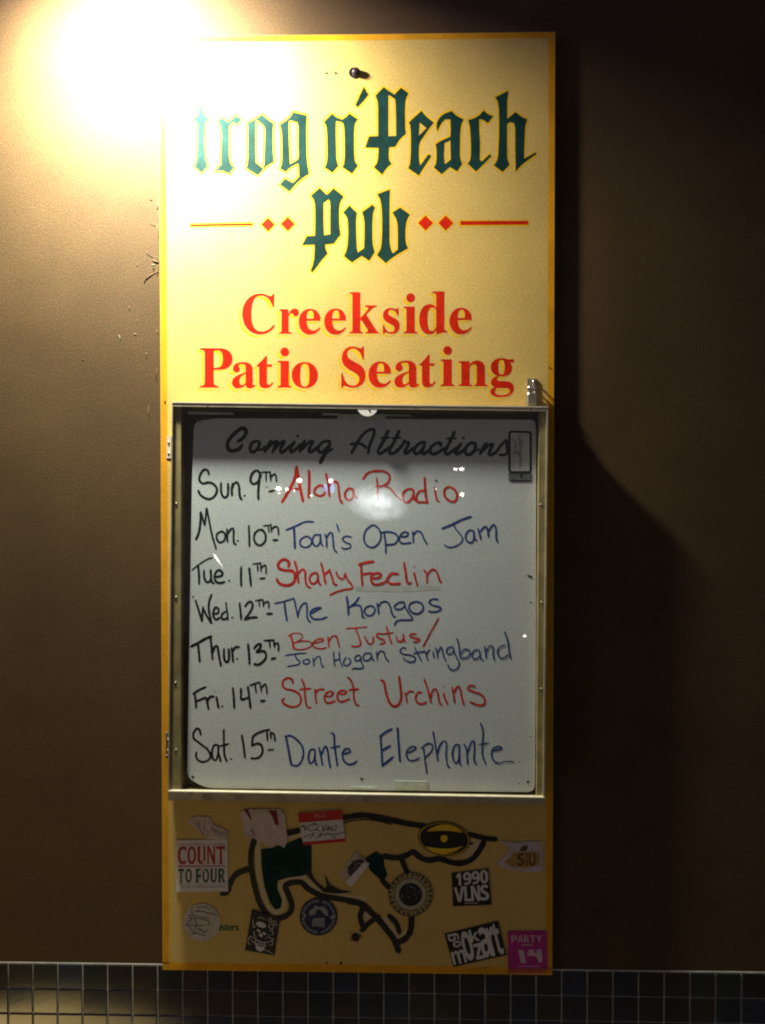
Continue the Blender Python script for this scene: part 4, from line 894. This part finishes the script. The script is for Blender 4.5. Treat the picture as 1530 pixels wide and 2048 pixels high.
# 12 tall black and white skull sticker
q = X([(1068,275),(1462,385),(1378,912),(972,838)])
e = sticker('tall black sticker with a pale grinning bearded face drawing', q, M_BLACK, d1=SF + .0002)
g = G(); d12 = D1 + .0002
g.disc(*uvp(q, [(.40,.30)])[0], 10.5, 5.5, d12, 16, .35)
for pts in ([(.30,.42),(.42,.46),(.40,.50),(.28,.47)], [(.50,.46),(.62,.48),(.60,.53),(.50,.51)], [(.30,.78),(.42,.84),(.58,.84),(.66,.80),(.62,.92),(.50,.97),(.38,.93)], [(.40,.50),(.50,.52),(.52,.60),(.38,.58)]): g.fill(soften(uvp(q, pts)), d12)
for st in ([(.10,.22),(.12,.32),(.20,.40)], [(.12,.42),(.24,.36)], [(.06,.70),(.14,.64),(.30,.68),(.50,.72),(.70,.70),(.84,.64),(.92,.56)], [(.14,.72),(.30,.78),(.50,.80),(.70,.78)], [(.08,.66),(.05,.78),(.14,.84)], [(.84,.62),(.90,.72),(.78,.76)],
           [(.30,.68),(.30,.77)], [(.38,.69),(.38,.78)], [(.46,.70),(.46,.79)], [(.54,.71),(.54,.79)], [(.62,.70),(.62,.78)], [(.60,.12),(.68,.08),(.74,.14),(.68,.18),(.61,.13)], [(.78,.14),(.86,.12),(.90,.18),(.82,.22),(.78,.15)], [(.66,.24),(.76,.22),(.84,.28),(.78,.34),(.68,.31),(.67,.25)],
           [(.72,.40),(.80,.38),(.86,.44),(.80,.50)], [(.70,.50),(.76,.58),(.86,.56)], [(.90,.24),(.96,.20)], [(.20,.50),(.22,.58),(.30,.62)], [(.64,.56),(.66,.62)], [(.24,.16),(.36,.12),(.50,.16)], [(.58,.90),(.80,.92),(.95,.96)]):
    g.ribbon(uvp(q, st), 1.25, d12)
g.build('face_drawing', M_PAPER, e)
# 13 round blue sticker
cx, cy = V([(335, 315)])[0]; cy = 1780 + 315 * .16993; cx = 580 + 335 * .16993; r = 222 * .16993
e = sticker('round navy sticker with a pale mountain shape and ring of tiny lettering', ell(cx, cy, r, r, 40), M_BLUE)
g = G()
for i in range(34):
    a = i * 2 * math.pi / 34
    if i % 9 != 8:
        p = [(cx + math.cos(a + da) * r * rr, cy + math.sin(a + da) * r * rr) for da, rr in ((0, .76), (.10, .76), (.10, .90), (0, .90))]
        g.fill(p, D1)
g.build('ring_lettering', M_GREY, e)
g = G(); Y = lambda p: T(580, 1780, .16993, p)
g.fill(rag(Y([(225,300),(230,240),(280,215),(300,180),(340,200),(390,190),(440,240),(450,300),(420,300),(380,260),(350,220),(310,240),(290,290)]), .5), D1); g.fill(rag(Y([(265,345),(290,330),(405,330),(410,440),(340,435),(260,425)]), .5), D1); g.fill(Y([(470,310),(530,300),(525,335),(480,340)]), D1); g.fill(Y([(160,280),(190,290),(175,330),(155,320)]), D1)
g.build('pale_print', M_GREY, e)
g = G()
for i, (a_, b_) in enumerate(((0, 0), (30, 0), (62, 0), (95, 0), (0, 45), (30, 45), (62, 45), (95, 45))): g.ribbon(Y([(285 + a_, 350 + b_), (295 + a_, 380 + b_), (280 + a_, 385 + b_)]), 1.3, D1 + .0003)
g.build('dark_print', M_BLUE, e)
# 14 round seal with toothed lettering ring
Z = lambda p: T(740, 1730, .0915, p)
cx, cy = Z([(885, 645)])[0]; r = 490 * .0915
e = sticker('round seal sticker with a dark centre and a ring of lettering', ell(cx, cy, r * .74, r * .74, 40), mat('seal_paper', (0.42, 0.38, 0.28), rough=.6, fine=.2))
g = G(); g.disc(cx, cy, r * .74, r * .74, D1, 48, 0, .95); g.disc(cx, cy, r * .52, r * .52, D1, 40); g.build('dark_print', M_BLACK, e)
g = G(); g.disc(cx, cy, r * .98, r * .98, T0 + .0019, 48, 0, .76); g.build('lettering_ring', M_TAN if False else mat('seal_ring', (0.50, 0.37, 0.16), rough=.6, fine=.2), e)
g = G(); txt = 'RTHIELEFTHURMTMRFFROTKERT'
for i, ch in enumerate(txt[:24]):
    a = i * 2 * math.pi / 24 - 1.2; ca, sa = math.cos(a), math.sin(a)
    def f(t, rr): return (cx + math.cos(a + t) * r * rr, cy + math.sin(a + t) * r * rr)
    put(g, 'HIMTRFE'[i % 7], 'sans', [f(-.09, .96), f(.09, .96), f(.09, .79), f(-.09, .79)], D1 + .0001)
g.disc(cx, cy, r * .99, r * .99, D1, 48, 0, .975)
g.build('lettering', M_BLACK, e)
g = G()
for k in range(22):
    a = random.random() * 6.28; rr = r * (.1 + .36 * random.random())
    g.ribbon([(cx + math.cos(a) * rr, cy + math.sin(a) * rr), (cx + math.cos(a + .25) * rr, cy + math.sin(a + .25) * rr)], 1.0, D1 + .0003)
g.build('grey_print', M_GREY, e)

# ================================================================ lamp above the sign and the street lights mirrored in the clear door
wl = thing('wall_lamp', 'shaded wall lamp just above the frame, lighting the top left of the sign', 'lamp', (LAMP.x, -0.001, LAMP.z + 0.16))
g = G(); lx, ly, lz = LAMP
n = 32; prof = [(0.070, -0.006), (0.066, 0.03), (0.050, 0.07), (0.028, 0.095), (0.020, 0.13), (0.0, 0.135)]
vs = []; fs = []
for r_, h_ in prof:
    for k in range(n): vs.append(LAMP + LAMP_TILT @ Vector((r_ * math.cos(6.28318 * k / n), r_ * math.sin(6.28318 * k / n), h_ + 0.012)))
for i in range(len(prof) - 1):
    for k in range(n): fs.append((i * n + k, i * n + (k + 1) % n, (i + 1) * n + (k + 1) % n, (i + 1) * n + k))
g.add(vs, fs)
M_SHADE = bpy.data.materials.new('violet_tinted_shade'); M_SHADE.use_nodes = True
_nt = M_SHADE.node_tree; _nt.nodes.clear(); _o = _nt.nodes.new('ShaderNodeOutputMaterial'); _mx = _nt.nodes.new('ShaderNodeMixShader'); _mx.inputs[0].default_value = 0.5
_t = _nt.nodes.new('ShaderNodeBsdfTransparent'); _t.inputs[0].default_value = (0.62, 0.40, 0.95, 1)  # lavender tint added to throw a purple glow on the wall
_g = _nt.nodes.new('ShaderNodeBsdfTranslucent'); _g.inputs[0].default_value = (0.7, 0.5, 0.9, 1)
_nt.links.new(_t.outputs[0], _mx.inputs[1]); _nt.links.new(_g.outputs[0], _mx.inputs[2]); _nt.links.new(_mx.outputs[0], _o.inputs[0])
g.build('lamp_shade', M_SHADE, wl, True)
g = G(); g.tube([LAMP + LAMP_TILT @ Vector((0, 0, .135)), LAMP + Vector((0, -.12, .13)), LAMP + Vector((0, -.06, .19)), (lx, -0.02, lz + .18)], 0.009, 10); g.build('arm', M_DKSTEEL, wl, True)
g = G(); g.tube([(lx, -0.0002, lz + .18), (lx, -0.02, lz + .18)], 0.045, 24); g.build('wall_plate', M_DKSTEEL, wl)
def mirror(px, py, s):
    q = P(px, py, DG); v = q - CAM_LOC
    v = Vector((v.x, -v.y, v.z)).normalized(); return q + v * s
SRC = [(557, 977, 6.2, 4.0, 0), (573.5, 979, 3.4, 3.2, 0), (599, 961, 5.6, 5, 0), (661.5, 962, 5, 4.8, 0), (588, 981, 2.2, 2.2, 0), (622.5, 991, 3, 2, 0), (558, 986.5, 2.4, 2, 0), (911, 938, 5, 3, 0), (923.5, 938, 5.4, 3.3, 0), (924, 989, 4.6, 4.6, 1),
       (437, 1122, 3.2, 14, 0), (1049, 1272, 3.8, 2.6, 0), (650.5, 976, 4.2, 9, 2), (664.5, 977, 4.4, 10, 2), (1028, 1409, 3.4, 3.2, 3), (872, 978, 1.4, 1.6, 0)]  # slanting wedge and small right-edge one: added glows for glints on the door
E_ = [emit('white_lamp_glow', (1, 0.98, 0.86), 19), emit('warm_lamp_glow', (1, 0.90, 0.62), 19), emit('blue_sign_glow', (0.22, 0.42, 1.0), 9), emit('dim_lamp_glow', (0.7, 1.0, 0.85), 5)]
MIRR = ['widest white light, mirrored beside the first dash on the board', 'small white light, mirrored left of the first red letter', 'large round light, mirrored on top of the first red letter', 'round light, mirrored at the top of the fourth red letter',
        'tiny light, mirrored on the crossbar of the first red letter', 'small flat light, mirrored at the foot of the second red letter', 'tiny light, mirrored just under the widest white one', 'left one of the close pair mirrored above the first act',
        'right one of the close pair mirrored above the first act', 'warm round light, mirrored after the last letter of the first act', 'long slanting added glow, mirrored as a white glint over the word for Tuesday', 'small added glow mirrored as a glint near the right edge beside the string band line',
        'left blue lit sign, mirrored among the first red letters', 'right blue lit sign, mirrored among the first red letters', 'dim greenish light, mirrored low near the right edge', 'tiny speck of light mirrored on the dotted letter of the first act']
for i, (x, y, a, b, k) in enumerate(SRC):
    s = 6.0; p = mirror(x, y, s); sc = (s + 1.68) / FPX
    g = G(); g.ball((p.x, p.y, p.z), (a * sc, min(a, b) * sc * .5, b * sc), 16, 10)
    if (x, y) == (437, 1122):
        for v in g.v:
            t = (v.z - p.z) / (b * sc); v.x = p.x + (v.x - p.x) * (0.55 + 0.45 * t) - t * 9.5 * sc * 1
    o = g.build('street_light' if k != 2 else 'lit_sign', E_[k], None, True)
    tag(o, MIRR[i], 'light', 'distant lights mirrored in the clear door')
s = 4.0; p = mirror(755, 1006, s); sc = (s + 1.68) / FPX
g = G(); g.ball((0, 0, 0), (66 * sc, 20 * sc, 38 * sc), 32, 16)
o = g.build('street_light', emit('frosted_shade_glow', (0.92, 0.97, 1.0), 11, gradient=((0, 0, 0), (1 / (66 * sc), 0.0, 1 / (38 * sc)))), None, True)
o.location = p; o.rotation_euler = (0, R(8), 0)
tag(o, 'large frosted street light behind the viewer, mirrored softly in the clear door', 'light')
